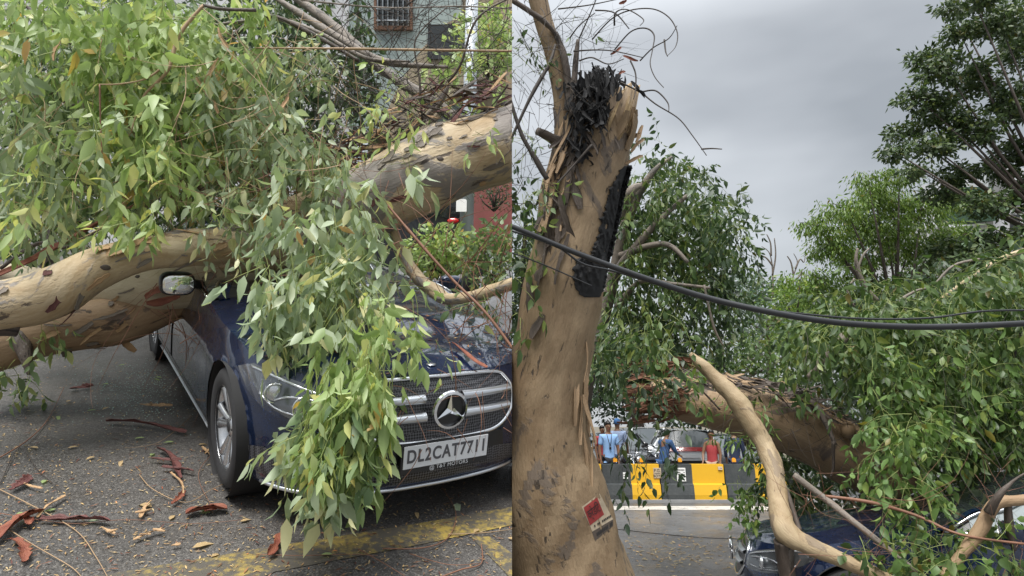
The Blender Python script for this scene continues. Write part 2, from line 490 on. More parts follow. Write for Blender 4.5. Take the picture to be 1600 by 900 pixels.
# ------------------------------------------------------------------ leaves in bulk
LEAF8 = np.array([(0, 0, 0), (-.5, .28, .06), (-.42, .62, .05), (0, 1, -.10), (.42, .62, .05), (.5, .28, .06), (0, .30, 0), (0, .64, -.02)], float)
LF8 = [(0, 6, 1), (0, 5, 6), (1, 6, 7, 2), (6, 5, 4, 7), (2, 7, 3), (7, 4, 3)]
LEAF4 = np.array([(0, 0, 0), (-.5, .42, .03), (0, 1, -.05), (.5, .42, .03)], float)
LF4 = [(0, 3, 2, 1)]
def leaves_mesh(name, pos, dirs, lens, wr, mat, parent, detail=True, nrm=None):
    pos = np.asarray(pos, float); dirs = np.asarray(dirs, float); n = len(pos)
    lens = np.broadcast_to(np.asarray(lens, float), (n,)); wr = np.broadcast_to(np.asarray(wr, float), (n,))
    T, FS = (LEAF8, LF8) if detail else (LEAF4, LF4)
    d = dirs / np.maximum(np.linalg.norm(dirs, axis=1, keepdims=True), 1e-9)
    h = nr.normal(size=(n, 3)) if nrm is None else np.asarray(nrm, float)
    x = np.cross(d, h); x /= np.maximum(np.linalg.norm(x, axis=1, keepdims=True), 1e-9)
    z = np.cross(x, d)
    curl = nr.uniform(-.34, .16, n)
    k = len(T)
    V = (x[:, None, :] * (T[None, :, 0, None] * (lens * wr)[:, None, None]) + d[:, None, :] * (T[None, :, 1, None] * lens[:, None, None])
         + z[:, None, :] * ((T[None, :, 2] * (lens * wr * 2)[:, None] + curl[:, None] * T[None, :, 1] ** 2 * lens[:, None]))[:, :, None] + pos[:, None, :])
    off = org(parent)
    if off: V = V - np.array(off)
    V = V.reshape(-1, 3)
    me = bpy.data.meshes.new(name)
    me.vertices.add(len(V)); me.vertices.foreach_set('co', V.ravel())
    flat = np.concatenate([np.array(f) for f in FS]); sizes = np.array([len(f) for f in FS])
    loops = (flat[None, :] + (np.arange(n) * k)[:, None]).ravel()
    tot = np.tile(sizes, n); start = np.concatenate([[0], np.cumsum(tot)[:-1]])
    me.loops.add(len(loops)); me.loops.foreach_set('vertex_index', loops)
    me.polygons.add(len(tot)); me.polygons.foreach_set('loop_start', start); me.polygons.foreach_set('loop_total', tot)
    me.update(calc_edges=True); me.materials.append(MATS[mat])
    o = link(name, me, parent, True)
    if parent is not None and parent.name in ORG: ORG[o.name] = ORG[parent.name]
    return o

class Spray:
    """leafy hanging twigs: collects twig tubes and leaf positions"""
    def __init__(s, g, leaf=.11, wr=.36, gap=.032, tr=.0022):
        s.g = Vector(g); s.mb = MB(); s.pos = []; s.dir = []; s.len = []; s.wr = []; s.leaf = leaf; s.w = wr; s.gap = gap; s.tr = tr
    def leaf_at(s, p, tdir, side, k=1.0):
        q = Vector((rng.gauss(0, 1), rng.gauss(0, 1), rng.gauss(0, 1)))
        d = side * .75 + tdir * .35 + s.g * rng.uniform(.35, 1.25) + q * .28
        d.normalize(); s.pos.append(tuple(p + d * .012)); s.dir.append(tuple(d))
        s.len.append(s.leaf * k * rng.uniform(.55, 1.25)); s.wr.append(s.w * rng.uniform(.75, 1.3))
    def twig(s, p0, d0, length, droop=.5, leafy=.15, depth=0, tr=None, sub=0):
        step = .03; n = max(3, int(length / step)); d = Vector(d0).normalized(); p = Vector(p0); pts = [p.copy()]
        tr = tr or s.tr; acc = 0; sgn = 1
        a = d.cross(Vector((rng.gauss(0, 1), rng.gauss(0, 1), rng.gauss(0, 1)))).normalized()
        for i in range(n):
            q = Vector((rng.gauss(0, 1), rng.gauss(0, 1), rng.gauss(0, 1)))
            d = (d + s.g * droop * step * 3 + q * .07).normalized(); p = p + d * step; pts.append(p.copy())
            if i / n >= leafy:
                acc += step
                while acc > s.gap:
                    acc -= s.gap; sgn = -sgn
                    a = (a - d * a.dot(d)).normalized(); a = (Matrix.Rotation(rng.uniform(.3, 1.1), 3, d) @ a)
                    s.leaf_at(p, d, a * sgn, 1.1 - .45 * i / n)
            if sub and depth < 1 and rng.random() < sub:
                b = (d + a * rng.uniform(.5, 1.1) * rng.choice((-1, 1))).normalized()
                s.twig(p, b, length * rng.uniform(.3, .6), droop, .1, depth + 1, tr * .7)
        s.leaf_at(p, d, d, 1.0)
        s.mb.tube(pts[::2] if len(pts) > 6 else pts, [tr * (1 - .6 * k / max(1, len(pts[::2]) - 1)) for k in range(len(pts[::2] if len(pts) > 6 else pts))], 3, False)
    def build(s, parent, mat, twigmat='twig_green', name='leafy_branch', detail=True):
        if not s.pos: return None
        o = obj(name, s.mb, twigmat, parent)
        leaves_mesh('leaves', s.pos, s.dir, s.len, s.wr, mat, o, detail)
        return o

def inpoly(x, y, P):
    c = False; j = len(P) - 1
    for i in range(len(P)):
        if (P[i][1] > y) != (P[j][1] > y) and x < (P[j][0] - P[i][0]) * (y - P[i][1]) / (P[j][1] - P[i][1]) + P[i][0]: c = not c
        j = i
    return c
def sample_poly(P, rg=rng):
    xs = [p[0] for p in P]; ys = [p[1] for p in P]
    while True:
        x = rg.uniform(min(xs), max(xs)); y = rg.uniform(min(ys), max(ys))
        if inpoly(x, y, P): return x, y

def strands(mb, n, poly, d0, d1, lmin, lmax, r, g, curl=.16, bias=None, grav=.0):
    """loose curving twigs scattered through a pixel region"""
    for _ in range(n):
        x, y = sample_poly(poly); d = rng.uniform(d0, d1); p = at(x, y, d)
        v = Vector((rng.gauss(0, 1), rng.gauss(0, .5), rng.gauss(0, 1)))
        if bias is not None: v = v * .6 + Vector(bias)
        v.normalize(); ax = Vector((rng.gauss(0, 1), rng.gauss(0, 1), rng.gauss(0, 1))).normalized()
        L = rng.uniform(lmin, lmax); n_ = max(5, int(L / .035)); st = L / n_; k = rng.gauss(0, curl)
        pts = [p.copy()]
        for i in range(n_):
            q = Vector((rng.gauss(0, 1), rng.gauss(0, 1), rng.gauss(0, 1)))
            v = (Matrix.Rotation(k, 3, ax) @ v + q * .05 + Vector(g) * grav).normalized(); p = p + v * st; pts.append(p.copy())
        rr = r * rng.uniform(.6, 1.6)
        mb.tube(pts, [rr * (1 - .75 * i / n_) for i in range(n_ + 1)], 3, False)

def bark_strip(mb, p0, axis, up, L, W, curl, seg=9, mi=0, thick=.004, twist=.4, jag=.25):
    """a curled strip of shed bark with thickness"""
    axis = Vector(axis).normalized(); up = Vector(up).normalized(); sd_ = axis.cross(up).normalized(); up = sd_.cross(axis)
    top = []; k = 6; ph = rng.uniform(0, 6)
    for i in range(seg + 1):
        t = i / seg; w = W * (.25 + .75 * math.sin(math.pi * min(1, max(0, t * .9 + .07))) ** .6) * (1 + jag * rng.uniform(-1, 1))
        c = p0 + axis * (L * (t - .5)) + sd_ * (math.sin(t * 3 + ph) * L * .06) + up * (.006 + .035 * L * math.sin(t * 2.6 + ph) ** 2)
        M = Matrix.Rotation(twist * math.sin(t * 3 + ph), 3, axis)
        row = []
        for j in range(k + 1):
            a = (j / k - .5) * curl
            q = sd_ * (math.sin(a) / max(abs(curl) / 2, .2) * w * .5) + up * ((1 - math.cos(a)) / max(abs(curl) / 2, .2) * w * .5)
            row.append(c + (M @ q))
        top.append(row)
    n = (k + 1) * (seg + 1)
    vs = [q for r_ in top for q in r_] + [q - up * thick for r_ in top for q in r_]
    fs = []; uvs = []
    for i in range(seg):
        for j in range(k):
            a = i * (k + 1) + j; f = (a, a + 1, a + k + 2, a + k + 1)
            u = ((j / k * W, i / seg * L), ((j + 1) / k * W, i / seg * L), ((j + 1) / k * W, (i + 1) / seg * L), (j / k * W, (i + 1) / seg * L))
            fs.append(f); uvs.append(u); fs.append(tuple(n + q for q in reversed(f))); uvs.append(tuple(reversed(u)))
    for i in range(seg):
        for j in (0, k):
            a, b = i * (k + 1) + j, (i + 1) * (k + 1) + j
            fs.append((a, b, b + n, a + n)); uvs.append(None)
    mb.add(vs, fs, uvs, mi)

def text_mb(txt, size, M, extrude=.001, align='CENTER', font=None, spacing=1.0, xs=1.0, bold=0.0):
    cu = bpy.data.curves.new('t', 'FONT'); cu.body = txt; cu.size = size; cu.extrude = extrude
    cu.align_x = align; cu.align_y = 'CENTER'; cu.space_character = spacing; cu.offset = bold
    o = bpy.data.objects.new('t', cu); C.objects.link(o)
    bpy.context.view_layer.update()
    me = bpy.data.meshes.new_from_object(o.evaluated_get(bpy.context.evaluated_depsgraph_get()))
    mb = MB(); mb.add([M @ Vector((v.co.x * xs, v.co.y, v.co.z)) for v in me.vertices], [tuple(p.vertices) for p in me.polygons])
    bpy.data.objects.remove(o); bpy.data.meshes.remove(me)
    return mb

# ------------------------------------------------------------------ the saloon car
OUT = [(0, 0), (.25, .012), (.45, .05), (.62, .125), (.74, .23), (.825, .37), (.88, .55), (.91, .78), (.924, 1.1), (.926, 1.6), (.926, 2.6), (.926, 3.3),
       (.92, 3.8), (.90, 4.25), (.86, 4.55), (.77, 4.76), (.6, 4.87), (.3, 4.92), (0, 4.925)]
_os = smooth_path([(x, y, 0) for x, y in OUT], 10)
_os = [np.array((max(0, q[0]), q[1])) for q in _os]
_L = [0.0]
for a_, b_ in zip(_os[:-1], _os[1:]): _L.append(_L[-1] + float(np.linalg.norm(b_ - a_)))
LT = _L[-1]
def outl(s):
    s = min(max(s, 0), LT); i = min(int(np.searchsorted(_L, s)), len(_L) - 1); i = max(i, 1)
    t = (s - _L[i - 1]) / max(1e-9, _L[i] - _L[i - 1]); p = _os[i - 1] * (1 - t) + _os[i] * t
    j0, j1 = max(i - 2, 0), min(i + 1, len(_os) - 1); tg = _os[j1] - _os[j0]; tg = tg / np.linalg.norm(tg)
    return p[0], p[1], np.array((tg[1], -tg[0]))
def s_of_y(y):
    for k in range(len(_os)):
        if _os[k][1] >= y: return _L[k]
    return LT
def lerp_tab(T, x):
    if x <= T[0][0]: return T[0][1]
    for (a, va), (b, vb) in zip(T[:-1], T[1:]):
        if x <= b:
            t = (x - a) / (b - a); t = t * t * (3 - 2 * t); return va + (vb - va) * t
    return T[-1][1]
Z_EDGE = [(0, .775), (.15, .775), (.5, .80), (1.0, .88), (1.5, .945), (2.5, .965), (3.6, .99), (4.3, 1.02), (4.8, .98), (4.93, .95)]
Z_LOW = [(0, .20), (.3, .18), (.8, .17), (1.3, .155), (3.4, .17), (4.5, .22), (4.93, .26)]
def inset(z, y):
    """how far the flank lies inside the plan outline at height z"""
    ze = lerp_tab(Z_EDGE, y); front = max(0.0, 1 - y / .9)
    v = .0
    v += .05 * max(0, (.30 - z) / .15) ** 2
    v += (.035 + .0 * front) * max(0, (z - .62) / max(.05, ze - .62)) ** 1.6 + front * .085 * max(0, (z - .46) / .33) ** 1.3
    v -= .010 * math.exp(-((z - .70 - .03 * (y - 2)) / .028) ** 2) * (1 if 1.0 < y < 4.2 else 0)      # shoulder crease
    v += .010 * math.exp(-((z - .60) / .07) ** 2) * (1 if 1.3 < y < 3.4 else 0)
    return v
def skin(s, z, sg=1, off=0.0):
    x, y, n = outl(s); i = inset(z, y) - off
    fl = .018 * math.exp(-((y - .84) / .34) ** 2) + .018 * math.exp(-((y - 3.78) / .36) ** 2)
    fl *= max(0, 1 - abs(z - .5) / .4)
    return Vector((sg * max(0 if off == 0 else -1, x - n[0] * (i - fl)), y - n[1] * (i - fl), z))
WHEELS = ((.84, .338), (3.779, .338))
def car_panel(mb, y0, y1, sg, z0f=None, z1f=None, off=0.0, ds=.028, dz=.028):
    s0, s1 = s_of_y(y0) if y0 > 0 else 0.0, s_of_y(y1) if y1 < 4.92 else LT
    nu = max(2, int((s1 - s0) / ds)); nv = max(2, int(.8 / dz))
    pts = []
    for j in range(nv + 1):
        for i in range(nu + 1):
            s = s0 + (s1 - s0) * i / nu; _, y, _n = outl(s)
            za = z0f(y) if z0f else lerp_tab(Z_LOW, y); zb = z1f(y) if z1f else lerp_tab(Z_EDGE, y)
            pts.append(skin(s, za + (zb - za) * j / nv, sg, off))
    R_ = .372
    def inside(p): return any((p.y - wy) ** 2 + (p.z - wz) ** 2 < R_ ** 2 and abs(p.x) > .6 for wy, wz in WHEELS)
    fs = []
    for j in range(nv):
        for i in range(nu):
            f = [j * (nu + 1) + i, j * (nu + 1) + i + 1, (j + 1) * (nu + 1) + i + 1, (j + 1) * (nu + 1) + i]
            ins = [inside(pts[q]) for q in f]
            if sum(ins) >= 3: continue
            fs.append(tuple(f if sg < 0 else f[::-1]))
    used = set(q for f in fs for q in f)
    for q in used:
        p = pts[q]
        for wy, wz in WHEELS:
            dd = math.hypot(p.y - wy, p.z - wz)
            if dd < R_ + .016 and abs(p.x) > .6 and p.z > lerp_tab(Z_LOW, p.y) + .001 and dd > .1:
                k = R_ / dd; p.y = wy + (p.y - wy) * k; p.z = wz + (p.z - wz) * k
    m = {q: i for i, q in enumerate(sorted(used))}
    mb.add([pts[q] for q in sorted(used)], [tuple(m[q] for q in f) for f in fs])

def top_surface(y, u):
    """deck surface across the car, u in -1..1"""
    s = s_of_y(y); x, yy, n = outl(s); ze = lerp_tab(Z_EDGE, yy); e = skin(s, ze, 1)
    xx = e.x * u
    crown = lerp_tab([(0, .015), (.3, .05), (1.3, .075), (4.4, .05), (4.9, .02)], y)
    ridge = .012 * math.exp(-((abs(u) - .62) / .10) ** 2)
    return Vector((xx, e.y, ze + crown * (1 - abs(u) ** 2.4) + ridge))

def surf_poly(P, off, fn, mb, n=14, mi=0):
    """fill a polygon given in surface coordinates (a,b) by fanning from its centre onto fn(a,b,off)"""
    ca = sum(p[0] for p in P) / len(P); cb = sum(p[1] for p in P) / len(P)
    Q = []
    for (a0, b0), (a1, b1) in zip(P, P[1:] + P[:1]):
        for k in range(4): Q.append((a0 + (a1 - a0) * k / 4, b0 + (b1 - b0) * k / 4))
    m = len(Q); vs = [fn(ca, cb, off)]; fs = []
    for r in range(1, n + 1):
        for a, b in Q: vs.append(fn(ca + (a - ca) * r / n, cb + (b - cb) * r / n, off))
    for k in range(m): fs.append((0, 1 + k, 1 + (k + 1) % m))
    for r in range(n - 1):
        for k in range(m):
            a = 1 + r * m; b = a + m; fs.append((a + k, b + k, b + (k + 1) % m, a + (k + 1) % m))
    mb.add(vs, fs, mi=mi)
def surf_line(P, off, fn, closed=True, sub=6):
    Q = smooth_path([(a, b, 0) for a, b in (P + [P[0]] if closed else P)], sub)
    return [fn(q[0], q[1], off) for q in Q]

def front(a, z, off=0.0):
    """front surface: a = signed distance along the outline from the middle"""
    sg = 1 if a >= 0 else -1
    p = skin(abs(a), z, 1, off); return Vector((sg * p.x, p.y, p.z))

def wheel(root, x, y, sg, z=.338, steer=0.0):
    MB_ = MB(); w_ = .245; r = .338
    e = bpy.data.objects.new('wheel', None); C.objects.link(e); e.parent = root; e.location = (sg * x, y, z); e.rotation_euler = (0, 0, steer); SIDES[e.name] = SIDE
    t = MB(); prof = [(.225, -w_ / 2 + .01), (.25, -w_ / 2), (.295, -w_ / 2 - .004), (.322, -w_ / 2 + .012), (.334, -w_ / 2 + .035)]
    for k in range(5):
        a0 = -w_ / 2 + .05 + k * .036
        prof += [(.338, a0), (.338, a0 + .026), (.330, a0 + .028), (.330, a0 + .034)]
    prof += [(.334, w_ / 2 - .03), (.322, w_ / 2 - .012), (.295, w_ / 2 + .004), (.25, w_ / 2), (.225, w_ / 2 - .01)]
    t.lathe(prof, 'x', 56); obj('tyre', t, 'tyre_rubber', e)
    rm = MB(); o_ = w_ / 2 * sg
    q = lambda a: a * sg
    rm.lathe([(.232, q(.118)), (.240, q(.112)), (.236, q(.104)), (.222, q(.10)), (.208, q(.085)), (.200, q(.02)), (.198, q(-.11))], 'x', 56)
    for k in range(5):
        for dl in (-.21, .21):
            a = 2 * math.pi * k / 5 + dl * .9; a2 = 2 * math.pi * k / 5 + dl * 1.15
            dr_ = Vector((0, math.cos(a), math.sin(a))); tn = Vector((0, -math.sin(a), math.cos(a)))
            dr2 = Vector((0, math.cos(a2), math.sin(a2))); tn2 = Vector((0, -math.sin(a2), math.cos(a2)))
            rows = []
            for rr, hw, ax_, dp in ((.045, .020, .078, .03), (.10, .019, .090, .03), (.16, .021, .100, .028), (.222, .030, .108, .022)):
                f_ = (rr - .045) / .18; D_ = dr_.lerp(dr2, f_); T_ = tn.lerp(tn2, f_)
                c = D_ * rr; rows.append([c + T_ * -hw + Vector((q(ax_ - .010), 0, 0)), c + Vector((q(ax_), 0, 0)), c + T_ * hw + Vector((q(ax_ - .010), 0, 0)), c + T_ * hw + Vector((q(ax_ - dp), 0, 0)), c + T_ * -hw + Vector((q(ax_ - dp), 0, 0))])
            vs = [v for r_ in rows for v in r_]; fs = []
            for i in range(3):
                for j in range(5): fs.append((i * 5 + j, i * 5 + (j + 1) % 5, (i + 1) * 5 + (j + 1) % 5, (i + 1) * 5 + j))
            rm.add(vs, fs)
    rm.lathe([(.0, q(.088)), (.035, q(.088)), (.058, q(.080)), (.062, q(.05))], 'x', 24)
    obj('rim', rm, 'alloy', e)
    hb = MB(); hb.lathe([(.0, q(.094)), (.028, q(.093)), (.032, q(.086))], 'x', 20)
    for k in range(5):
        a = 2 * math.pi * (k + .5) / 5; hb.sphere((q(.082), .048 * math.cos(a), .048 * math.sin(a)), .007, 8, 5)
    obj('hub_cap', hb, 'black_trim', e)
    bk = MB(); bk.lathe([(.0, q(-.02)), (.165, q(-.02)), (.165, q(-.05)), (.0, q(-.05))], 'x', 32); obj('brake_disc', bk, 'alloy_dark', e)
    return e

def saloon(label, matrix, crush, plate=True, group=None, steer=0.0, folded=0):
    root = thing('parked_car', label, 'car', matrix=matrix, group=group)
    # painted body: front wings and bumper, sills, rear
    b = MB()
    for sg in (-1, 1):
        car_panel(b, 0, 1.50, sg); car_panel(b, 3.62, 4.925, sg)
        car_panel(b, 1.50, 3.62, sg, z1f=lambda y: .285)
    obj('body', b, 'navy_paint', root)
    for (ya, yb) in ((1.508, 2.60), (2.608, 3.612)):
        for sg in (-1, 1):
            d = MB(); car_panel(d, ya, yb, sg, z0f=lambda y: .292)
            dm = obj('door', d, 'navy_paint', root)
            h = MB(); hy = yb - .22
            hp = [skin(s_of_y(hy + t), .80, sg, o_) for t, o_ in ((-.09, .0), (-.07, .03), (0, .038), (.07, .03), (.09, .0))]
            h.tube(hp, [.010, .012, .012, .012, .010], 8); obj('handle', h, 'chrome', dm)
    # dark shell behind the gaps, wheel wells, floor
    k = MB()
    for sg in (-1, 1):
        car_panel(k, .05, 4.90, sg, off=-.014, ds=.06, dz=.06)
        for wy, wz in WHEELS:
            k.lathe([(.372, .925 * sg), (.385, .5 * sg), (.0, .5 * sg)], 'x', 40, (0, wy, wz))
    k.box((0, 2.46, .21), (1.5, 4.3, .06)); obj('underbody', k, 'black_matt', root)
    # arch lips and sill strip
    for sg in (-1, 1):
        st = MB(); pts = [skin(s_of_y(1.24 + 2.13 * t), lerp_tab(Z_LOW, 1.24 + 2.13 * t) + .012, sg, .006) for t in [i / 12 for i in range(13)]]
        st.tube(pts, .009, 6); obj('sill_trim', st, 'satin_silver', root)
    # bonnet, boot lid
    hd = MB()
    def hood(u, v):
        if v < .001: return front((u * 2 - 1) * s_of_y(.10), .776, .003)
        return top_surface(.10 + (1.40 - .10) * v ** 1.15, u * 2 - 1)
    hd.grid(hood, 44, 30)
    obj('bonnet', hd, 'navy_paint', root)
    cw = MB(); cw.grid(lambda u, v: top_surface(1.40 + .12 * v, (u * 2 - 1)) - Vector((0, 0, .02)), 20, 3); obj('cowl', cw, 'black_trim', root)
    bt = MB(); bt.grid(lambda u, v: top_surface(4.30 + .61 * v, u * 2 - 1), 24, 12); obj('boot_lid', bt, 'navy_paint', root)
    nb = MB(); nb.tube([top_surface(.10, 0) + Vector((0, 0, .001))] + [top_surface(.10, 0) + Vector((0, 0, .005))], .026, 20); obj('badge', nb, 'satin_silver', root)
    # cabin
    def cab(y, u, t):
        """u across -1..1, t 0 belt .. 1 roof rail"""
        zr = lerp_tab([(1.40, .99), (1.75, 1.16), (2.25, 1.395), (2.9, 1.45), (3.5, 1.415), (3.95, 1.25), (4.35, 1.06)], y)
        zb = lerp_tab(Z_EDGE, y) + .005
        xb = skin(s_of_y(y), zb, 1).x - .02; xr = xb - (zr - zb) * .55
        x = xb + (xr - xb) * t; z = zb + (zr - .04 - zb) * (t ** .95)
        return x, z, zr, xr
    def crushz(p):
        k = 0
        for cy, wd, dp in crush: k += dp * math.exp(-((p.y - cy) / wd) ** 2) * max(0, min(1, (p.z - .97) / .35))
        return Vector((p.x * (1 + .03 * k), p.y, p.z - k))
    def roofpt(y, u):
        x, z, zr, xr = cab(y, u, 1)
        return crushz(Vector((xr * u, y - .07 * (1 - u * u) * (1 if y < 2.4 else -.6 if y > 3.5 else 0), zr - .04 + .045 * (1 - abs(u) ** 2.6))))
    rf = MB(); rf.grid(lambda u, v: roofpt(2.22 + 1.32 * v, u * 2 - 1), 26, 24)
    for sg in (-1, 1):
        rf.grid(lambda u, v: roofpt(1.40 + .84 * u, sg * (1 - .075 * v)) + Vector((0, 0, .004)), 20, 2)
        rf.grid(lambda u, v: roofpt(3.52 + .83 * u, sg * (1 - .12 * v)) + Vector((0, 0, .004)), 16, 2)
    obj('roof', rf, 'navy_paint', root)
    ws = MB(); ws.grid(lambda u, v: roofpt(1.42 + .82 * v, (u * 2 - 1) * .97), 24, 20); obj('windscreen', ws, 'car_glass', root)
    rw = MB(); rw.grid(lambda u, v: roofpt(3.52 + .82 * v, (u * 2 - 1) * .95), 20, 12); obj('rear_window', rw, 'car_glass', root)
    for sg in (-1, 1):
        def sp(y, t, o_=0):
            x, z, zr, xr = cab(y, 1, t); return crushz(Vector((sg * (x + o_), y, z)))
        base = MB(); base.grid(lambda u, v: sp(1.45 + 2.85 * u, v, -.012), 60, 8); obj('pillar', base, 'black_trim', root)
        for ya, yb in ((1.62, 2.57), (2.65, 3.42), (3.47, 3.80)):
            wn = MB(); wn.grid(lambda u, v: sp(ya + (yb - ya) * u, .05 + .87 * v, .0), 16, 8); obj('side_window', wn, 'side_glass', root)
        cr_ = MB(); top = [sp(1.50 + 2.55 * i / 40, .935, .022) for i in range(41)]; cr_.tube(top, .010, 6)
        cr_.tube([sp(1.50 + 2.55 * i / 30, .03, .022) for i in range(31)], .008, 6); obj('window_trim', cr_, 'chrome', root)
        # door mirror
        mi = MB(); c = Vector((sg * 1.02, 1.80, .99))
        vs = []; 
        def sq(mb_, c_, a_, b_, d_):
            k0 = len(mb_.v); mb_.sphere((0, 0, 0), 1, 28, 16)
            for i_ in range(k0, len(mb_.v)):
                q_ = Vector(mb_.v[i_]); n_ = (abs(q_.x) ** 3.2 + abs(q_.z) ** 3.2 + abs(q_.y) ** 2.4) ** (1 / 3.0); q_ = q_ / max(n_, 1e-6)
                mb_.v[i_] = tuple(c_ + Vector((q_.x * a_, q_.y * b_, q_.z * d_)))
        sq(mi, c, .105, .065, .078); mi.tube([Vector((sg * .86, 1.86, .97)), Vector((sg * .97, 1.82, .99))], [.03, .035], 8)
        mo = obj('mirror', mi, 'black_trim' if sg == folded else 'navy_paint', root)
        mg = MB(); sq(mg, c + Vector((0, -.060 if folded == sg else .060, 0)), .090, .008, .063); obj('mirror_glass', mg, 'mirror_silver', mo)
    # lamps
    for sg in (-1, 1):
        P = [(.53, .585), (.62, .56), (.80, .565), (.95, .60), (1.10, .665), (1.235, .745), (1.16, .772), (1.0, .765), (.80, .742), (.62, .705), (.52, .655)]
        fn = lambda a, z, o_: front(sg * a, z, o_)
        hs = MB(); surf_poly(P, -.012, fn, hs, 8) ; 
        ho = MB(); surf_poly(P, .004, fn, ho, 8)
        hl = obj('headlight', ho, 'lamp_housing', root)
        dr_ = MB()
        dr_.tube(surf_line([(.56, .668), (.68, .700), (.86, .733), (1.02, .752), (1.17, .757)], .010, fn, False), [.008] * 25, 6)
        dr_.tube(surf_line([(.60, .655), (.72, .672), (.84, .668), (.92, .64)], .010, fn, False), .006, 6)
        dr_.tube(surf_line([(.60, .60), (.74, .59), (.90, .605), (1.04, .655)], .010, fn, False), .0045, 6)
        obj('running_light', dr_, 'lamp_silver', hl)
        for a, z, r in ((.74, .632, .050), (.93, .672, .044)):
            L_ = MB(); c = fn(a, z, .004); L_.sphere(c, r, 20, 10, (1, .45, 1)); obj('lens', L_, 'alloy', hl)
            Rg = MB(); q = fn(a, z, .02)
            ring = [Vector((math.cos(t) * r * 1.12, -.006, math.sin(t) * r * 1.12)) + c for t in [i * math.pi / 12 for i in range(25)]]
            Rg.tube(ring, .005, 6, False); obj('lens_ring', Rg, 'chrome', hl)
        gl = MB(); surf_poly(P, .034, fn, gl, 8); obj('lamp_cover', gl, 'lamp_glass', hl)
        tl = MB(); Q = [(LT - .95, .72), (LT - .45, .74), (LT - .45, .86), (LT - .75, .90), (LT - 1.0, .86)]
        surf_poly(Q, .006, fn, tl, 5); obj('tail_light', tl, 'red_lens', root)
    # grille
    fn = front
    P = [(-.36, .475), (-.20, .455), (.20, .455), (.36, .475), (.465, .55), (.50, .635), (.47, .715), (.38, .757), (0, .765), (-.38, .757), (-.47, .715), (-.50, .635), (-.465, .55)]
    g = MB(); surf_poly(P, .003, fn, g, 10); gr = obj('grille', g, 'mesh_grille', root)
    fr = MB(); ln = surf_line(P, .010, fn, True, 6); fr.tube(ln, .0115, 8, False); obj('grille_frame', fr, 'chrome', gr)
    for z in (.578, .665):
        for sg in (-1, 1):
            sl = MB(); rows = []
            for i in range(13):
                a = sg * (.115 + (.355 if z > .6 else .335) * i / 12); c = fn(a, z, 0); hh = .021 * (1.35 - .35 * i / 12)
                rows.append([c + Vector((0, -.006, -hh)), c + Vector((0, -.036, -hh * .5)), c + Vector((0, -.040, hh * .3)), c + Vector((0, -.016, hh)), c + Vector((0, .0, hh * .8))])
            vs = [v for r_ in rows for v in r_]; fs = []
            for i in range(12):
                for j in range(4): fs.append((i * 5 + j, i * 5 + j + 1, (i + 1) * 5 + j + 1, (i + 1) * 5 + j))
            sl.add(vs, fs); obj('louvre', sl, 'satin_silver', gr)
    em = MB(); c = Vector((0, -.040, .622))
    em.lathe([(.086, -.012), (.099, -.008), (.103, .004), (.099, .014), (.086, .016), (.081, .004)], 'y', 48, c, close=True)
    for k_ in range(3):
        a = math.pi / 2 + k_ * 2 * math.pi / 3
        tip = c + Vector((math.cos(a) * .087, .0, math.sin(a) * .087))
        n1 = c + Vector((math.cos(a + math.pi / 3) * .022, 0, math.sin(a + math.pi / 3) * .022)); n2 = c + Vector((math.cos(a - math.pi / 3) * .022, 0, math.sin(a - math.pi / 3) * .022))
        em.add([c + Vector((0, -.020, 0)), n1, tip, n2, c + Vector((0, .012, 0))], [(0, 1, 2), (0, 2, 3), (4, 2, 1), (4, 3, 2)])
    o_ = obj('emblem', em, 'chrome', gr, smooth=False)
    ed = MB(); ed.lathe([(.0, .010), (.087, .010)], 'y', 40, c); obj('emblem_disc', ed, 'black_trim', gr)
    # lower intakes, splitter
    it = MB()
    surf_poly([(-.58, .225), (.58, .225), (.50, .335), (.36, .355), (-.36, .355), (-.50, .335)], .003, fn, it, 8)
    for sg in (-1, 1): surf_poly([(sg * .70, .235), (sg * 1.02, .255), (sg * 1.08, .37), (sg * .95, .40), (sg * .74, .345)], .003, fn, it, 6)
    obj('air_intake', it, 'mesh_grille', root)
    ab = MB(); surf_poly([(-.42, .345), (.42, .345), (.40, .445), (-.40, .445)], .0035, fn, ab, 6); obj('plate_recess', ab, 'black_trim', root)
    sp_ = MB(); sp_.tube([fn(-.98 + 1.96 * i / 30, .205, .008) for i in range(31)], .011, 8); obj('splitter', sp_, 'satin_silver', root)
    if plate:
        RX = Matrix.Rotation(math.pi / 2, 4, 'X')
        hold = MB(); hold.box((0, -.028, .385), (.52, .02, .155)); obj('plate_holder', hold, 'black_trim', root, smooth=False)
        pl = MB(); pl.box((0, -.043, .398), (.50, .004, .118)); po = obj('license_plate', pl, 'plate_white', root, smooth=False)
        tm = text_mb('DL2CAT7711', .096, Matrix.Translation((.004, -.046, .399)) @ RX, .0012, spacing=1.16, xs=.77, bold=.0022)
        obj('lettering', tm, 'ink_grey', po, smooth=False)
        tm = text_mb('@ T&T MOTORS', .029, Matrix.Translation((.02, -.0395, .322)) @ RX, .0008, spacing=1.1)
        obj('dealer_lettering', tm, 'plate_white', root, smooth=False)
    for x, y, sg in ((.795, .84, -1), (.795, .84, 1), (.80, 3.779, -1), (.80, 3.779, 1)): wheel(root, x, y, sg, steer=steer if y < 1 else 0)
    for sg in (-1, 1):
        wp = MB()
        p0 = roofpt(1.44, sg * .55 - .2) + Vector((0, -.01, .02)); p1 = roofpt(1.62, sg * .35 + .30) + Vector((0, -.01, .022)); wp.tube([p0, p0.lerp(p1, .5) + Vector((0, 0, .02)), p1], .007, 6)
        obj('wiper', wp, 'black_trim', root)
    return root

# ================================================================== LEFT: the climbing street
SIDE = 'L'
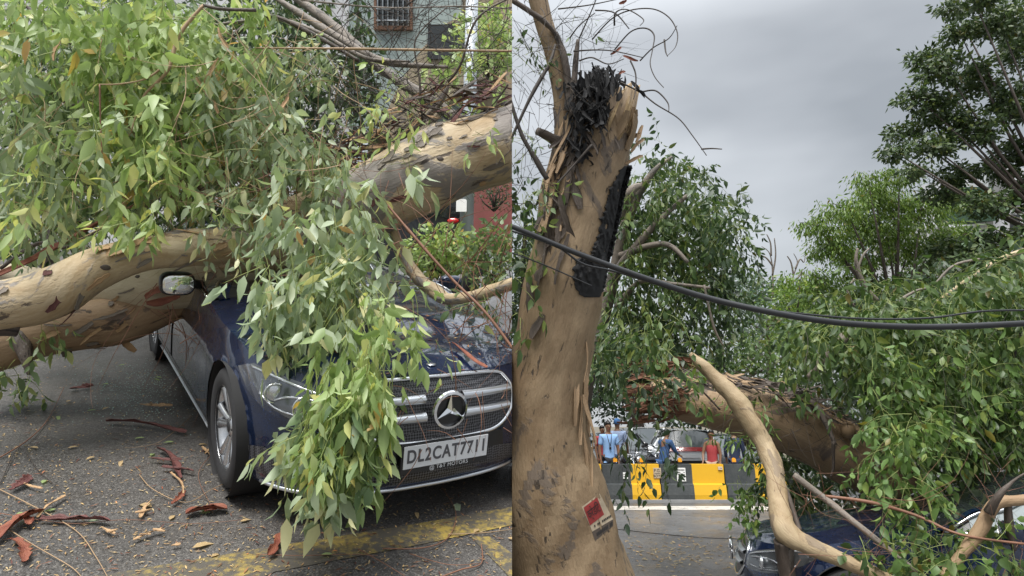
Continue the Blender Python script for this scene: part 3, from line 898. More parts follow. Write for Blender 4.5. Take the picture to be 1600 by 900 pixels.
# road sheet in the street's own level frame
g = MB(); n1, n2 = 30, 40
g.grid(lambda u, v: Vector((-22 + 26 * u, .35 + 34 * v ** 1.5, 0)), n1, n2)
structure('road', g, 'asphalt_near', ML)
def lpoly_sheet(P, z, nm, mat):
    mb = MB(); L_ = [MLi @ lground(x, y, z) for x, y in P]; mb.add(L_, [tuple(range(len(L_)))])
    mb.v = [(v[0], v[1], z) for v in mb.v]; return structure(nm, mb, mat, ML)
lpoly_sheet([(120, 905), (400, 858), (640, 820), (840, 785), (840, 812), (650, 852), (430, 893), (330, 940)][::-1], .004, 'road_marking', 'yellow_line_paint')
lpoly_sheet([(735, 838), (765, 838), (830, 888), (800, 905)], .004, 'road_marking', 'yellow_line_paint')

CM = Matrix.Translation((-.281, 3.234, 0)) @ Matrix.Rotation(.629, 4, 'Z')
saloon('dark blue saloon car facing us, its roof crushed under the fallen cream trunk', ML @ CM, [(2.3, .75, .42)], True, folded=-1)

SB = [o for o in bpy.data.objects if o.name.split('.')[0] == 'bonnet'][0]; bpy.context.view_layer.update()
_bm = ML @ CM
from mathutils.bvhtree import BVHTree as _BT
_bt = _BT.FromPolygons([_bm @ v.co for v in SB.data.vertices], [tuple(p.vertices) for p in SB.data.polygons])
pos = []; dr_ = []; nn = []
for _ in range(700):
    x, y = rng.uniform(400, 800), rng.uniform(460, 620); q, nq, _i, _d = _bt.ray_cast(CAM, (at(x, y, 1) - CAM).normalized(), 20)
    if q is None or rng.random() > .28 + .6 * (y < 560): continue
    if nq.dot(UP) < 0: nq = -nq
    v = Vector((rng.gauss(0, 1), rng.gauss(0, 1), rng.gauss(0, 1))); v = (v - nq * v.dot(nq)).normalized(); pos.append(tuple(q + nq * .004)); dr_.append(tuple(v)); nn.append(tuple(nq))
k_ = len(pos) * 2 // 3
for a_, b_, m_, s0_, s1_, lab_ in ((0, k_, 'leaf_rust', .01, .06, 'bark slivers and crumbs scattered over the blue bonnet'), (k_, len(pos), 'leaf_dry', .01, .035, 'dry leaf fragments scattered over the blue bonnet')):
    o = leaves_mesh('litter', pos[a_:b_], dr_[a_:b_], nr.uniform(s0_, s1_, b_ - a_), .22, m_, None, False, nn[a_:b_]); o['kind'] = 'stuff'; o['label'] = lab_; o['category'] = 'litter'

# ---------------- the fallen eucalyptus
base = lground(250, 620)
FT = thing('fallen_tree', 'fallen eucalyptus with cream peeling trunk lying across the roof of the dark blue car', 'tree', base)
t = MB(); limb(t, [(1010, 120, 4.9, 66), (900, 176, 4.8, 64), (800, 221, 4.7, 61), (700, 257, 4.6, 60), (610, 299, 4.5, 58), (520, 340, 4.45, 55), (430, 370, 4.4, 52), (350, 390, 4.4, 46)], 40, 12, .12, 2.4)
obj('trunk', t, 'bark_cream', FT)
t = MB(); limb(t, [(430, 372, 4.35, 44), (350, 384, 4.2, 29), (290, 388, 4.05, 31), (220, 398, 3.95, 27), (150, 420, 3.85, 33), (80, 458, 3.75, 40), (10, 476, 3.65, 38), (-70, 495, 3.55, 36)], 24, 8, .10, 2)
obj('limb', t, 'bark_cream', FT)
t = MB(); limb(t, [(480, 388, 4.6, 44), (390, 410, 4.55, 48), (300, 436, 4.5, 46), (220, 446, 4.5, 38), (150, 450, 4.6, 28), (80, 440, 4.8, 20), (10, 425, 5.0, 14)], 24, 8, .08, 2)
obj('limb', t, 'bark_pale', FT)
t = MB(); limb(t, [(330, 440, 4.75, 30), (260, 470, 4.6, 36), (190, 498, 4.5, 38), (120, 512, 4.4, 36), (50, 524, 4.3, 38), (-40, 545, 4.2, 42)], 22, 8, .09, 2)
obj('limb', t, 'bark_fallen', FT)
# knots and lifting flakes that follow the real surface of trunk and limbs
from mathutils.bvhtree import BVHTree
def surface_tree(objs):
    V = []; Fc = []
    for o in objs:
        b = len(V); of = ORG.get(o.name, Vector((0, 0, 0))); V += [v.co + of for v in o.data.vertices]; Fc += [tuple(b + i for i in p.vertices) for p in o.data.polygons]
    return BVHTree.FromPolygons(V, Fc)
LBV = surface_tree([o for o in bpy.data.objects if o.parent == FT and o.name.split('.')[0] in ('trunk', 'limb')])
def on_limb(px, py):
    dv = (at(px, py, 1) - CAM).normalized(); return LBV.ray_cast(CAM, dv, 20)[:2]
fl = {'bark_grey': MB(), 'peel_tan': MB(), 'peel_purple': MB()}
for _ in range(420):
    x, y = rng.uniform(0, 800), rng.uniform(150, 560); p, n_ = on_limb(x, y)
    if p is None: continue
    upn = n_.dot(UP); m = rng.choices(['bark_grey', 'peel_tan', 'peel_purple'], [.5, .35, .15])[0]
    if x > 600 and y < 300 and upn > .2: m = 'bark_grey'
    elif rng.random() < .68: continue
    axd = (Vector((-1, 0, -.45)) - n_ * Vector((-1, 0, -.45)).dot(n_)).normalized()
    bark_strip(fl[m], p + n_ * .001, axd + Vector((rng.gauss(0, .25), 0, rng.gauss(0, .25))), n_, rng.uniform(.03, .22), rng.uniform(.01, .05), .5, 7, 0, .003, .15, .4)
for m, mb in fl.items(): obj('peeling_bark', mb, m, FT)['kind'] = 'stuff'
for x, y in ((688, 248), (655, 285), (165, 418), (215, 432), (190, 505)):
    p, n_ = on_limb(x, y)
    if p is None: continue
    kn = MB(); kn.sphere((0, 0, 0), 1, 16, 10); q_ = n_.to_track_quat('Z', 'Y'); r_ = rng.uniform(.010, .018)
    kn.v = [tuple(p + q_ @ Vector((v[0] * r_ * 1.5 * (1 + .3 * noise.noise(Vector(v) * 2 + p)), v[1] * r_, v[2] * r_ * .35))) for v in kn.v]
    obj('knot', kn, 'bark_dark', FT)
# broken scar on the pale limb, stub, split end at far left
t = MB()
for q in ((232, 463, 4.28, 262, 452, 14), (236, 470, 4.27, 276, 466, 10)):
    a, b = at(q[0], q[1], q[2]), at(q[3], q[4], q[2] - .02); bark_strip(t, (a + b) / 2, b - a, -FW, (b - a).length * 1.3, .05, 1.6, thick=.006)
obj('torn_bark', t, 'peel_red', FT)
for rows in ([(30, 518, 4.2, 16), (38, 545, 4.15, 12), (42, 565, 4.12, 7), (46, 585, 4.1, 3)], [(30, 505, 3.7, 22), (-20, 500, 3.6, 24)],
             [(100, 535, 4.35, 9), (106, 556, 4.35, 7)]):
    t = MB(); limb(t, rows, 10, 6, .2, 6); obj('stub', t, 'bark_dark', FT)
# long reddish bark flap on the upper limb at the far left
t = MB(); a, b = at(-10, 432, 3.9), at(230, 330, 4.3); bark_strip(t, (a + b) / 2, b - a, UP - FW, (b - a).length, .07, 2.2, 16, thick=.006); obj('loose_bark', t, 'peel_red', FT)
# other limbs of the crown
BR = [('bark_cream', [(-20, 150, 5.2, 7.2), (90, 148, 5.2, 8.0), (180, 158, 5.1, 8.8), (290, 195, 5.0, 9.6), (370, 216, 4.9, 10.4), (440, 240, 4.8, 11.2), (520, 300, 4.7, 12.8)]),
      ('bark_dark', [(60, 130, 4.9, 6.4), (130, 170, 4.9, 7.2), (210, 205, 4.9, 7.2), (300, 250, 4.9, 8.0), (400, 275, 4.85, 9.6)]),
      ('bark_dark', [(20, -10, 5.0, 2.5), (70, 35, 5.0, 3.1), (140, 90, 4.9, 3.7), (230, 170, 4.8, 6.4), (280, 240, 4.75, 7.2), (330, 330, 4.7, 9.6)]),
      ('bark_grey', [(420, -10, 5.3, 4.3), (470, 22, 5.2, 8.0), (530, 60, 5.1, 8.8), (600, 96, 5.0, 8.0), (700, 105, 4.9, 3.7)]),
      ('bark_grey', [(460, -5, 5.6, 9.6), (520, 40, 5.5, 11.2), (600, 110, 5.3, 11.2), (660, 150, 5.1, 12.8), (720, 190, 5.0, 14.4)]),
      ('bark_grey', [(330, 40, 5.0, 3.1), (430, 30, 5.0, 3.7), (500, 52, 4.95, 4.3), (570, 90, 4.9, 4.3), (640, 96, 4.9, 2.5)]),
      ('bark_dark', [(300, 130, 4.7, 1.9), (360, 60, 4.7, 3.1), (420, 25, 4.75, 3.7), (500, 60, 4.8, 3.7), (560, 95, 4.8, 3.1)]),
      ('bark_cream', [(640, 420, 4.5, 11.2), (690, 465, 4.3, 8.8), (740, 462, 4.2, 8.8), (810, 440, 4.1, 10.4)]),
      ('bark_cream', [(610, 330, 4.6, 7.2), (622, 380, 4.5, 7.2), (650, 430, 4.4, 9.6), (700, 468, 4.3, 8.8)]),
      ('bark_dark', [(700, 128, 4.6, 1.9), (720, 100, 4.55, 1.9), (745, 30, 4.5, 1.6), (800, -5, 4.5, 1.2)]),
      ('bark_dark', [(660, 190, 4.7, 1.9), (655, 120, 4.7, 1.6), (650, 60, 4.7, 1.2), (700, 10, 4.7, 0.9)]),
      ('bark_grey', [(600, 240, 4.7, 7.2), (680, 170, 4.8, 6.4), (700, 135, 4.8, 3.7)]),
      ('twig_red', [(605, 320, 4.0, 1.9), (660, 385, 3.9, 2.5), (710, 440, 3.8, 2.5), (760, 490, 3.7, 2.5), (812, 560, 3.6, 1.9)]),
      ('twig_tan', [(400, 75, 4.4, 1.2), (530, 76, 4.4, 1.9), (660, 78, 4.4, 1.9), (810, 80, 4.4, 1.9)]),
      ('bark_grey', [(470, 0, 4.6, 1.9), (600, 12, 4.6, 1.9), (720, 10, 4.6, 1.6), (810, 14, 4.6, 1.2)]),
      ('twig_tan', [(318, 8, 3.9, 2.5), (280, 55, 3.85, 3.1), (262, 110, 3.8, 2.5), (225, 150, 3.8, 1.9), (205, 205, 3.8, 1.2)]),
      ('bark_dark', [(318, 8, 3.9, 2.5), (345, 14, 3.9, 3.1), (400, 16, 4.0, 3.1)]),
      ('twig_tan', [(155, 132, 3.7, 1.0), (190, 131, 3.7, 1.2), (230, 122, 3.75, 1.4), (262, 98, 3.8, 1.9)]),
      ('twig_red', [(156, 132, 3.7, 1.4), (157, 190, 3.7, 1.1), (160, 250, 3.7, 0.9)]),
      ('bark_dark', [(0, 420, 4.6, 3.1), (60, 380, 4.7, 3.1), (110, 385, 4.6, 2.5), (200, 330, 4.7, 3.1)])]
for m, rows in BR:
    if m == 'bark_grey': rows = [(a, b, c_, r_ * .72) for a, b, c_, r_ in rows]
    t = MB(); limb(t, rows, 10, 6, .25, 9); obj('branch', t, m, FT)

# torn bark and litter heaped where the trunk forked
t = MB(); A = [(600, 170), (700, 130), (800, 120), (800, 165), (740, 190), (680, 215), (620, 240), (540, 300), (500, 330), (480, 260)]
for _ in range(190):
    x, y = sample_poly(A); p = at(x, y, rng.uniform(4.45, 4.8)); ax = Vector((1, rng.gauss(0, .4), .35 + rng.gauss(0, .5)))
    bark_strip(t, p, ax, UP - FW * rng.uniform(0, 1), rng.uniform(.08, .32), rng.uniform(.012, .045), rng.uniform(.5, 3), 6, rng.choice((0, 0, 1, 2)), .003)
obj('loose_bark', t, ['bark_dark', 'peel_purple', 'peel_tan'], FT)
for x, y, L_ in ((90, 80, .14), (330, 115, .22), (325, 150, .3), (190, 375, .2), (190, 330, .3), (350, 60, .16), (445, 165, .12)):
    t = MB(); bark_strip(t, at(x, y, 4.0), Vector((rng.gauss(0, .4), 0, 1)), -FW, L_, .03, 2.0, 8); obj('loose_bark', t, 'peel_tan', FT)

# tangle of twigs
tw = MB()
strands(tw, 360, [(520, 0), (800, 0), (800, 150), (700, 150), (560, 290), (480, 250), (480, 120)], 4.3, 5.2, .3, 1.1, .0026, GL, .07, (.3, 0, .2))
o = obj('twigs', tw, 'twig_dark', FT); o['kind'] = 'stuff'
tw = MB()
strands(tw, 190, [(430, 200), (600, 180), (660, 260), (560, 400), (400, 340), (200, 300), (250, 150)], 4.0, 4.7, .25, .8, .0026, GL, .08, (0, 0, -.6))
strands(tw, 90, [(580, 330), (800, 360), (800, 600), (700, 600), (600, 480)], 3.7, 4.4, .25, .9, .0028, GL, .08, (.2, 0, -.4))
strands(tw, 60, [(380, 380), (480, 400), (480, 560), (300, 560), (200, 460)], 3.9, 4.3, .25, .8, .0025, GL, .09, (0, 0, -.5), .05)
strands(tw, 20, [(600, 600), (800, 540), (790, 680), (660, 720)], 3.0, 3.35, .15, .45, .0022, GL, .14, (0, 0, -.5))
o = obj('twigs', tw, 'twig_red', FT); o['kind'] = 'stuff'
tw = MB()
strands(tw, 200, [(0, 0), (560, 0), (560, 300), (300, 380), (0, 400)], 3.7, 4.6, .25, .8, .0025, GL, .07, (0, 0, -.6))
o = obj('twigs', tw, 'twig_tan', FT); o['kind'] = 'stuff'

def leafy(poly, n, d0, d1, L0, L1, leaf, mat, tree, g, gap=.032, wr=.30, side=(0, 0, 0), droop=.9, sub=.06, twigmat='twig_green', detail=True, tr=.0022, spread=1.0):
    s_ = Spray(g, leaf, wr * 1.15, gap, tr)
    for _ in range(n):
        if n <= 14: s_ = Spray(g, leaf, wr * 1.15, gap, tr)
        x, y = sample_poly(poly); p = at(x, y, rng.uniform(d0, d1))
        dv = Vector((rng.gauss(0, .8), rng.gauss(0, .6), rng.gauss(0, .8))) * spread + Vector(side) + Vector(g) * .4
        s_.twig(p, dv, rng.uniform(L0, L1), droop, .1, 0, None, sub)
        if n <= 14: s_.build(tree, mat, twigmat, detail=detail)
    if n > 14: return s_.build(tree, mat, twigmat, 'foliage', detail=detail)
# back layers first (deeper, shade put into their darker leaf colour), then the hanging boughs
W1 = [(0, -20), (560, -20), (520, 80), (600, 250), (520, 320), (380, 300), (300, 330), (120, 360), (0, 400)]
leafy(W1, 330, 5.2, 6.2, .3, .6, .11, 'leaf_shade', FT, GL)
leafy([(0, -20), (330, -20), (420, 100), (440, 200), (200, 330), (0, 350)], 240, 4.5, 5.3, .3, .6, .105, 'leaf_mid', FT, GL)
leafy([(0, 60), (130, 60), (160, 200), (130, 330), (0, 340)], 60, 3.8, 4.6, .3, .6, .145, 'leaf_glaucous', FT, GL, wr=.24)
leafy([(90, -30), (300, -30), (320, 90), (300, 210), (130, 160)], 95, 3.8, 4.7, .3, .55, .14, 'leaf_lime', FT, GL)
leafy([(0, -30), (400, -30), (440, 60), (300, 100), (0, 80)], 70, 3.9, 4.8, .25, .5, .125, 'leaf_lime', FT, GL)
leafy([(300, 10), (500, 60), (540, 180), (420, 240), (300, 200)], 90, 4.0, 4.8, .25, .5, .115, 'leaf_glaucous', FT, GL)
leafy([(140, 150), (260, 170), (280, 290), (150, 270)], 34, 3.6, 4.1, .25, .45, .135, 'leaf_lime', FT, GL)
leafy([(40, 270), (90, 270), (95, 330), (40, 330)], 8, 3.5, 3.8, .25, .4, .12, 'leaf_lime', FT, GL, wr=.26)
leafy([(180, 320), (240, 320), (245, 350), (180, 350)], 9, 3.5, 3.75, .15, .26, .12, 'leaf_lime', FT, GL, wr=.26)
leafy([(320, 180), (520, 190), (560, 300), (470, 330), (330, 290)], 70, 3.9, 4.4, .25, .5, .115, 'leaf_glaucous', FT, GL)
leafy([(330, 340), (380, 340), (380, 370), (330, 370)], 7, 3.7, 3.9, .18, .3, .10, 'leaf_glaucous', FT, GL)
# the big bough hanging in front of the car
leafy([(420, 260), (540, 270), (600, 330), (600, 400), (450, 390)], 50, 3.35, 3.9, .28, .5, .13, 'leaf_glaucous', FT, GL, side=(0, 0, -.5), spread=.7)
leafy([(400, 380), (540, 380), (570, 450), (560, 500), (450, 500), (410, 440)], 56, 3.1, 3.5, .2, .36, .128, 'leaf_glaucous', FT, GL, side=(.1, 0, -.7), spread=.6)
leafy([(405, 470), (450, 480), (460, 520), (420, 520)], 6, 3.0, 3.3, .12, .2, .128, 'leaf_glaucous', FT, GL, side=(-.2, 0, -.7), spread=.5)
leafy([(520, 430), (650, 440), (650, 520), (540, 540)], 24, 2.95, 3.3, .2, .38, .11, 'leaf_lime', FT, GL, side=(.0, 0, -.6), spread=.7)
leafy([(500, 530), (600, 530), (620, 610), (600, 650), (510, 650)], 42, 2.75, 3.05, .18, .32, .128, 'leaf_lime', FT, GL, side=(0, 0, -1), spread=.4)
leafy([(490, 580), (565, 580), (585, 680), (480, 700)], 30, 2.7, 3.0, .2, .32, .13, 'leaf_mid', FT, GL, side=(0, 0, -1), spread=.35)
leafy([(480, 620), (585, 620), (590, 690), (480, 700)], 34, 2.65, 2.9, .15, .26, .12, 'leaf_lime', FT, GL, side=(0, 0, -1), wr=.26, spread=.35)
leafy([(470, 640), (520, 650), (490, 720), (450, 700)], 12, 2.7, 2.95, .15, .24, .128, 'leaf_glaucous', FT, GL, side=(-.8, 0, -.3), spread=.5)
leafy([(470, 720), (540, 720), (540, 770), (470, 770)], 12, 2.65, 2.85, .12, .2, .128, 'leaf_glaucous', FT, GL, side=(-.3, 0, -1), spread=.4)
leafy([(570, 470), (660, 470), (700, 560), (620, 600)], 9, 2.9, 3.2, .12, .22, .09, 'leaf_lime', FT, GL, gap=.05, spread=.8)
# loose sprays on the trunk and to its right
leafy([(590, 240), (640, 245), (640, 270), (600, 270)], 6, 3.5, 3.7, .12, .2, .14, 'leaf_glaucous', FT, GL, side=(.4, 0, 0))
leafy([(735, 205), (745, 205), (745, 225), (735, 225)], 4, 3.7, 3.8, .12, .18, .10, 'leaf_lime', FT, GL)
leafy([(540, 170), (650, 100), (650, 200), (560, 230)], 12, 4.1, 4.4, .2, .34, .10, 'leaf_lime', FT, GL, gap=.045)
leafy([(640, 60), (800, 40), (800, 120), (700, 120)], 16, 5.6, 6.5, .2, .4, .12, 'leaf_lime', FT, GL, wr=.45, gap=.06)
leafy([(560, 130), (800, 20), (800, 110), (620, 200)], 40, 4.6, 5.3, .15, .35, .085, 'leaf_lime', FT, GL, gap=.06)
leafy([(730, 370), (800, 340), (800, 500), (760, 500)], 18, 4.0, 4.5, .2, .35, .10, 'leaf_mid', FT, GL, gap=.05)
leafy([(-10, 560), (60, 560), (75, 590), (-10, 610)], 14, 4.0, 4.3, .15, .25, .10, 'leaf_mid', FT, GL)
leafy([(50, 490), (90, 490), (90, 520), (50, 530)], 7, 3.9, 4.1, .12, .2, .09, 'leaf_mid', FT, GL)

# ---------------- behind the fallen crown
SP = thing('street_pole', 'pale grey metal pole with a paper notice, rising behind the leaning trunk', 'pole', lground(728, 470) if False else at(727, 420, 7.4))
t = MB(); t.tube([at(727, 425, 7.4), at(733, 200, 7.4), at(738, -20, 7.4)], [.082, .078, .07], 16); obj('pole', t, 'pole_paint', SP)
t = MB(); q = at(721, 321, 7.31); t.box(q, (.12, .006, .15)); obj('notice', t, 'poster_white', SP, smooth=False)
PI_ = MB(); PI_.tube([at(742, 425, 7.2), at(742, 402, 7.2), at(748, 398, 7.2), at(766, 398, 7.2)], [.05, .05, .045, .045], 12)
solo('drain_pipe', PI_, 'pipe_grey', 'short grey bent drain pipe beside the foot of the pale street pole', 'pipe')
# dwelling with teal wall, arched stair and grilled window
BH = thing('house', 'pale teal house with a grilled window and beige arched stair behind the branches', 'house', at(660, 420, 11))
def wallbox(px0, py0, px1, py1, d, th):
    mb = MB(); a, b = at(px0, py0, d), at(px1, py1, d)
    P = [at(px0, py0, d), at(px1, py0, d), at(px1, py1, d), at(px0, py1, d)]; Q = [p + FW * th for p in P]
    mb.add(P + Q, [(0, 3, 2, 1), (4, 5, 6, 7), (0, 1, 5, 4), (1, 2, 6, 5), (2, 3, 7, 6), (3, 0, 4, 7)]); return mb
obj('wall', wallbox(545, -160, 720, 205, 11.2, .4), 'wall_teal', BH, smooth=False)
t = MB()
for a_ in ((584, -66, 644, -60), (584, 40, 644, 46), (584, -60, 588, 40), (640, -60, 644, 40)): q_ = wallbox(*a_, 11.12, .1); t.add(q_.v, q_.f)
obj('window_frame', t, 'wood_brown', BH, smooth=False)
wf = obj('window', wallbox(588, -60, 640, 40, 11.17, .05), 'window_dark', BH, smooth=False)
t = MB()
for k in range(7): t.tube([at(590 + 8 * k, -60, 11.1), at(590 + 8 * k, 40, 11.1)], .012, 6)
for k in range(5): t.tube([at(588, -40 + 18 * k, 11.08), at(640, -40 + 18 * k, 11.08)], .010, 6)
obj('window_grille', t, 'pole_paint', wf)
# beige stair soffit: a thick curved band
t = MB(); Pa = [(590, 205), (625, 130), (660, 75), (700, 35), (760, 5)]; Pb = [(640, 240), (672, 190), (700, 160), (735, 130), (790, 110)]
for i in range(4):
    P = [at(*Pa[i], 10.9), at(*Pa[i + 1], 10.9), at(*Pb[i + 1], 10.9), at(*Pb[i], 10.9)]; Q = [p + FW * .5 for p in P]
    t.add(P + Q, [(0, 3, 2, 1), (4, 5, 6, 7), (0, 1, 5, 4), (2, 3, 7, 6)] + ([(3, 0, 4, 7)] if i == 0 else []) + ([(1, 2, 6, 5)] if i == 3 else []))
obj('stair', t, 'wall_beige', BH, smooth=False)
obj('wall', wallbox(575, 130, 800, 330, 11.6, .3), 'wall_beige', BH, smooth=False)
obj('opening_shade', wallbox(668, 38, 742, 92, 10.84, .05), 'window_dark', BH, smooth=False)  # thin dark slab, painted as the shade inside the arch
obj('wall', wallbox(720, -160, 812, 130, 11.9, .3), 'wall_beige', BH, smooth=False)
solo('boundary_wall', wallbox(736, 282, 815, 398, 7.9, .25), 'wall_pink', 'dull pink plastered wall right of the pale street pole', 'wall', smooth=False)
PW = MB(); PW = wallbox(-40, -200, 545, 520, 13.5, .5)
solo('boundary_wall', PW, 'wall_white', 'whitish wall glimpsed through the leaves on the far left', 'wall', smooth=False)
solo('boundary_wall', wallbox(14, 225, 52, 272, 12.6, .4), 'wall_cream', 'small cream wall patch glimpsed through hanging leaves at far left', 'wall', smooth=False)
# another parked car glimpsed under the trunk
OC = thing('parked_car', 'dark grey car with a red tail lamp glimpsed under the leaning trunk', 'car', at(680, 430, 8.6))
t = MB()
cx = at(660, 360, 8.7)
def lcl(x, y, z): return ML @ (MLi @ cx + Vector((x, y, z)))
prof = [(-.9, -.55), (-.92, .0), (-.86, .22), (-.62, .52), (.0, .56), (.62, .52), (.86, .22), (.92, .0), (.9, -.55)]
for i in range(8):
    (x0, z0), (x1, z1) = prof[i], prof[i + 1]
    t.add([lcl(x0, 0, z0), lcl(x1, 0, z1), lcl(x1 * .9, 1.6, z1 + .1), lcl(x0 * .9, 1.6, z0 + .1)], [(0, 1, 2, 3)])
t.add([lcl(x, 0, z) for x, z in prof], [tuple(range(9))])
obj('body', t, 'grey_car_paint', OC)
t = MB(); t.add([lcl(-.55, -.02, .2), lcl(.55, -.02, .2), lcl(.45, -.0, .46), lcl(-.45, -.0, .46)], [(0, 1, 2, 3)]); obj('rear_window', t, 'car_glass', OC, smooth=False)
for x in (-.72, .40):
    t = MB(); t.sphere(at(708 if x > 0 else 610, 345, 8.6), .05, 12, 8, (1.6, .4, .8)); obj('tail_light', t, 'red_lens', OC)
for x in (-.7, .7):
    t = MB(); t.sphere(lcl(x, .15, -.62), .3, 16, 10, (.4, 1, 1)); obj('wheel', t, 'tyre_rubber', OC)
# shrubs behind
def bush(px, py, d, rx, ry, n, leaf, mat, label, g=GL, cat='shrub', wr=.42, detail=True, grp=None, nm='shrub'):
    c = at(px, py, d); e = thing(nm, label, cat, c - Vector(g) * -1 * (ry * d / F), grp)
    pos = []; dr_ = []
    for _ in range(n):
        v = Vector((rng.gauss(0, 1), rng.gauss(0, 1), rng.gauss(0, 1))).normalized() * rng.random() ** .4
        pos.append(tuple(c + Vector((v.x * rx * d / F, v.y * rx * d / F * .7, v.z * ry * d / F)))); dr_.append((v.x + rng.gauss(0, .6), v.y + rng.gauss(0, .6), v.z * .5 + rng.gauss(0, .6)))
    leaves_mesh('foliage', pos, dr_, [leaf * rng.uniform(.6, 1.3) for _ in pos], wr, mat, e, detail)
    t = MB()
    for _ in range(10):
        b = c + Vector(g) * (ry * d / F); q = c + Vector((rng.uniform(-.7, .7) * rx * d / F, 0, rng.uniform(-.2, .7) * ry * d / F)); t.tube([b, b.lerp(q, .5) + Vector((rng.gauss(0, .05), 0, 0)), q], [.012, .008, .003], 5)
    obj('stem', t, 'twig_dark', e); return e
bush(690, 395, 6.6, 62, 46, 900, .085, 'leaf_lime', 'bright green leafy shrub behind the bonnet of the blue car')
bush(775, 400, 6.4, 48, 60, 700, .08, 'leaf_mid', 'green shrub in front of the dull pink wall')
bush(775, 300, 7.3, 40, 30, 500, .05, 'leaf_shade', 'small dark shrub on top of the dull pink wall', wr=.2)
bush(770, 65, 8.6, 62, 60, 900, .11, 'leaf_lime', 'bright leafy bush beside the top of the pale street pole')
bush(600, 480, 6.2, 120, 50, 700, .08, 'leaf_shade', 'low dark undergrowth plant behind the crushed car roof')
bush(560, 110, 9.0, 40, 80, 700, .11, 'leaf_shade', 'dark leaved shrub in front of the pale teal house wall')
# garden trees that close the street behind the crown
def far_tree(name, label, base_px, base_py, d, lobes, leaf, dens, mat, g=GR, trunkmat='bark_dark', wr=.45, grp=None, clump=.5, tr=.16, hang=0.0, cat='tree', dvar=.5, detail=False, fork=None):
    b = at(base_px, base_py, d); e = thing(name, label, cat, b, grp)
    t = MB(); tips = []
    fk = at(*(fork or (sum(l[0] for l in lobes) / len(lobes), max(l[1] for l in lobes))), d)
    t.tube([b, b.lerp(fk, .5) + Vector((rng.gauss(0, tr), 0, 0)), fk], [tr, tr * .8, tr * .6], 10)
    pos = []; dr_ = []
    for (px, py, rx, ry) in lobes:
        c = at(px, py, d * (1 + rng.uniform(-.5, .5) * .12)); RX, RY = rx * d / F, ry * d / F; RZ = (RX + RY) / 2 * dvar * 2
        mid = fk.lerp(c, .55) + Vector((rng.gauss(0, .1) * RX, rng.gauss(0, .1), rng.gauss(0, .1) * RX))
        t.tube([fk, mid, c], [tr * .42, tr * .24, tr * .07], 7)
        nc = max(6, int(dens * RX * RY))
        for _ in range(nc):
            v = Vector((rng.gauss(0, 1), rng.gauss(0, 1), rng.gauss(0, 1))).normalized() * rng.random() ** .33
            cc = c + Vector((v.x * RX, v.y * RZ, 0)) - Vector(g) * (v.z * RY)
            if rng.random() < .25: t.tube([c.lerp(cc, .1), c.lerp(cc, .6) + Vector((rng.gauss(0, .05), 0, rng.gauss(0, .05))), cc], [tr * .1, tr * .06, tr * .03], 4, False)
            k = clump * rng.uniform(.5, 1.2); m = 26
            Q = nr.normal(size=(m, 3)) * np.array((k * .42, k * .42, k * .24)); Q[:, 2] -= np.abs(Q[:, 0] + Q[:, 1]) * .25
            P = np.array(cc) + Q; pos.extend(P.tolist())
            D = Q + nr.normal(size=(m, 3)) * k * .3 + np.array(Vector(g)) * (k * .25 + hang); dr_.extend(D.tolist())
    leaves_mesh('crown', pos, dr_, nr.uniform(.6, 1.3, len(pos)) * leaf, wr, mat, e, detail)
    obj('trunk', t, trunkmat, e); return e
far_tree('garden_tree', 'green tree standing behind the fallen crown on the far left', 60, 520, 8.6, [(20, 330, 90, 90), (120, 300, 100, 90), (90, 100, 120, 110), (-20, 60, 70, 90), (210, 60, 90, 90)], .12, 60, 'leaf_mid', GL, wr=.35, clump=.45, tr=.1, detail=True)
far_tree('garden_tree', 'dark green tree standing behind the middle of the fallen crown', 380, 520, 9.2, [(260, 180, 110, 120), (380, 120, 110, 130), (470, 60, 80, 90), (430, 280, 110, 100), (300, 320, 110, 80), (520, 220, 70, 90)], .12, 60, 'leaf_shade', GL, wr=.35, clump=.45, tr=.12, detail=True)

# ---------------- litter on the road
def loc_l(px, py, h=.012): return lground(px, py, h)
UPL = -GL
def strip_thing(px0, py0, px1, py1, w_, mat, label, curl=1.8, parts=1):
    mb = MB(); a, b = loc_l(px0, py0), loc_l(px1, py1)
    if mat == 'peel_tan': w_ *= .42; curl = min(curl, 1.3)
    bark_strip(mb, (a + b) / 2 + UPL * .004, b - a, UPL, (b - a).length, w_, curl, 14, thick=.003, twist=.5, jag=.45)
    for _ in range(parts - 1):
        p = a.lerp(b, rng.uniform(.2, .8)); q = (b - a).normalized(); q = (Matrix.Rotation(rng.choice((-1, 1)) * rng.uniform(.5, 1.2), 3, UPL) @ q)
        bark_strip(mb, p + UPL * .012, q, UPL, (b - a).length * rng.uniform(.3, .5), w_ * .6, curl, 8, thick=.004)
    return solo('bark_strip', mb, mat, label, 'bark', 'shed bark on the climbing street')
strip_thing(-10, 850, 68, 800, .085, 'peel_red', 'thick red-brown shed bark curl at the left edge of the tarmac', 2.2, 2)
strip_thing(62, 812, 100, 776, .06, 'peel_tan', 'tan shed bark end with orange flecks beside the red-brown curl', 2.4)
strip_thing(20, 845, 40, 880, .05, 'peel_red', 'dark red bark tongue hanging below the thick red-brown curl', 1.5)
strip_thing(66, 812, 168, 822, .05, 'peel_purple', 'purplish long bark ribbon trailing from the red-brown curl', 2.6)
strip_thing(155, 828, 182, 836, .04, 'peel_tan', 'small tan bark tip at the end of the purplish ribbon', 2.0, 2)
strip_thing(163, 664, 293, 676, .06, 'peel_purple', 'longest purple-brown bark strip alone on the tarmac', 2.0)
strip_thing(218, 634, 270, 636, .07, 'peel_tan', 'ragged tan bark piece nearest the sill of the blue car', 1.4, 3)
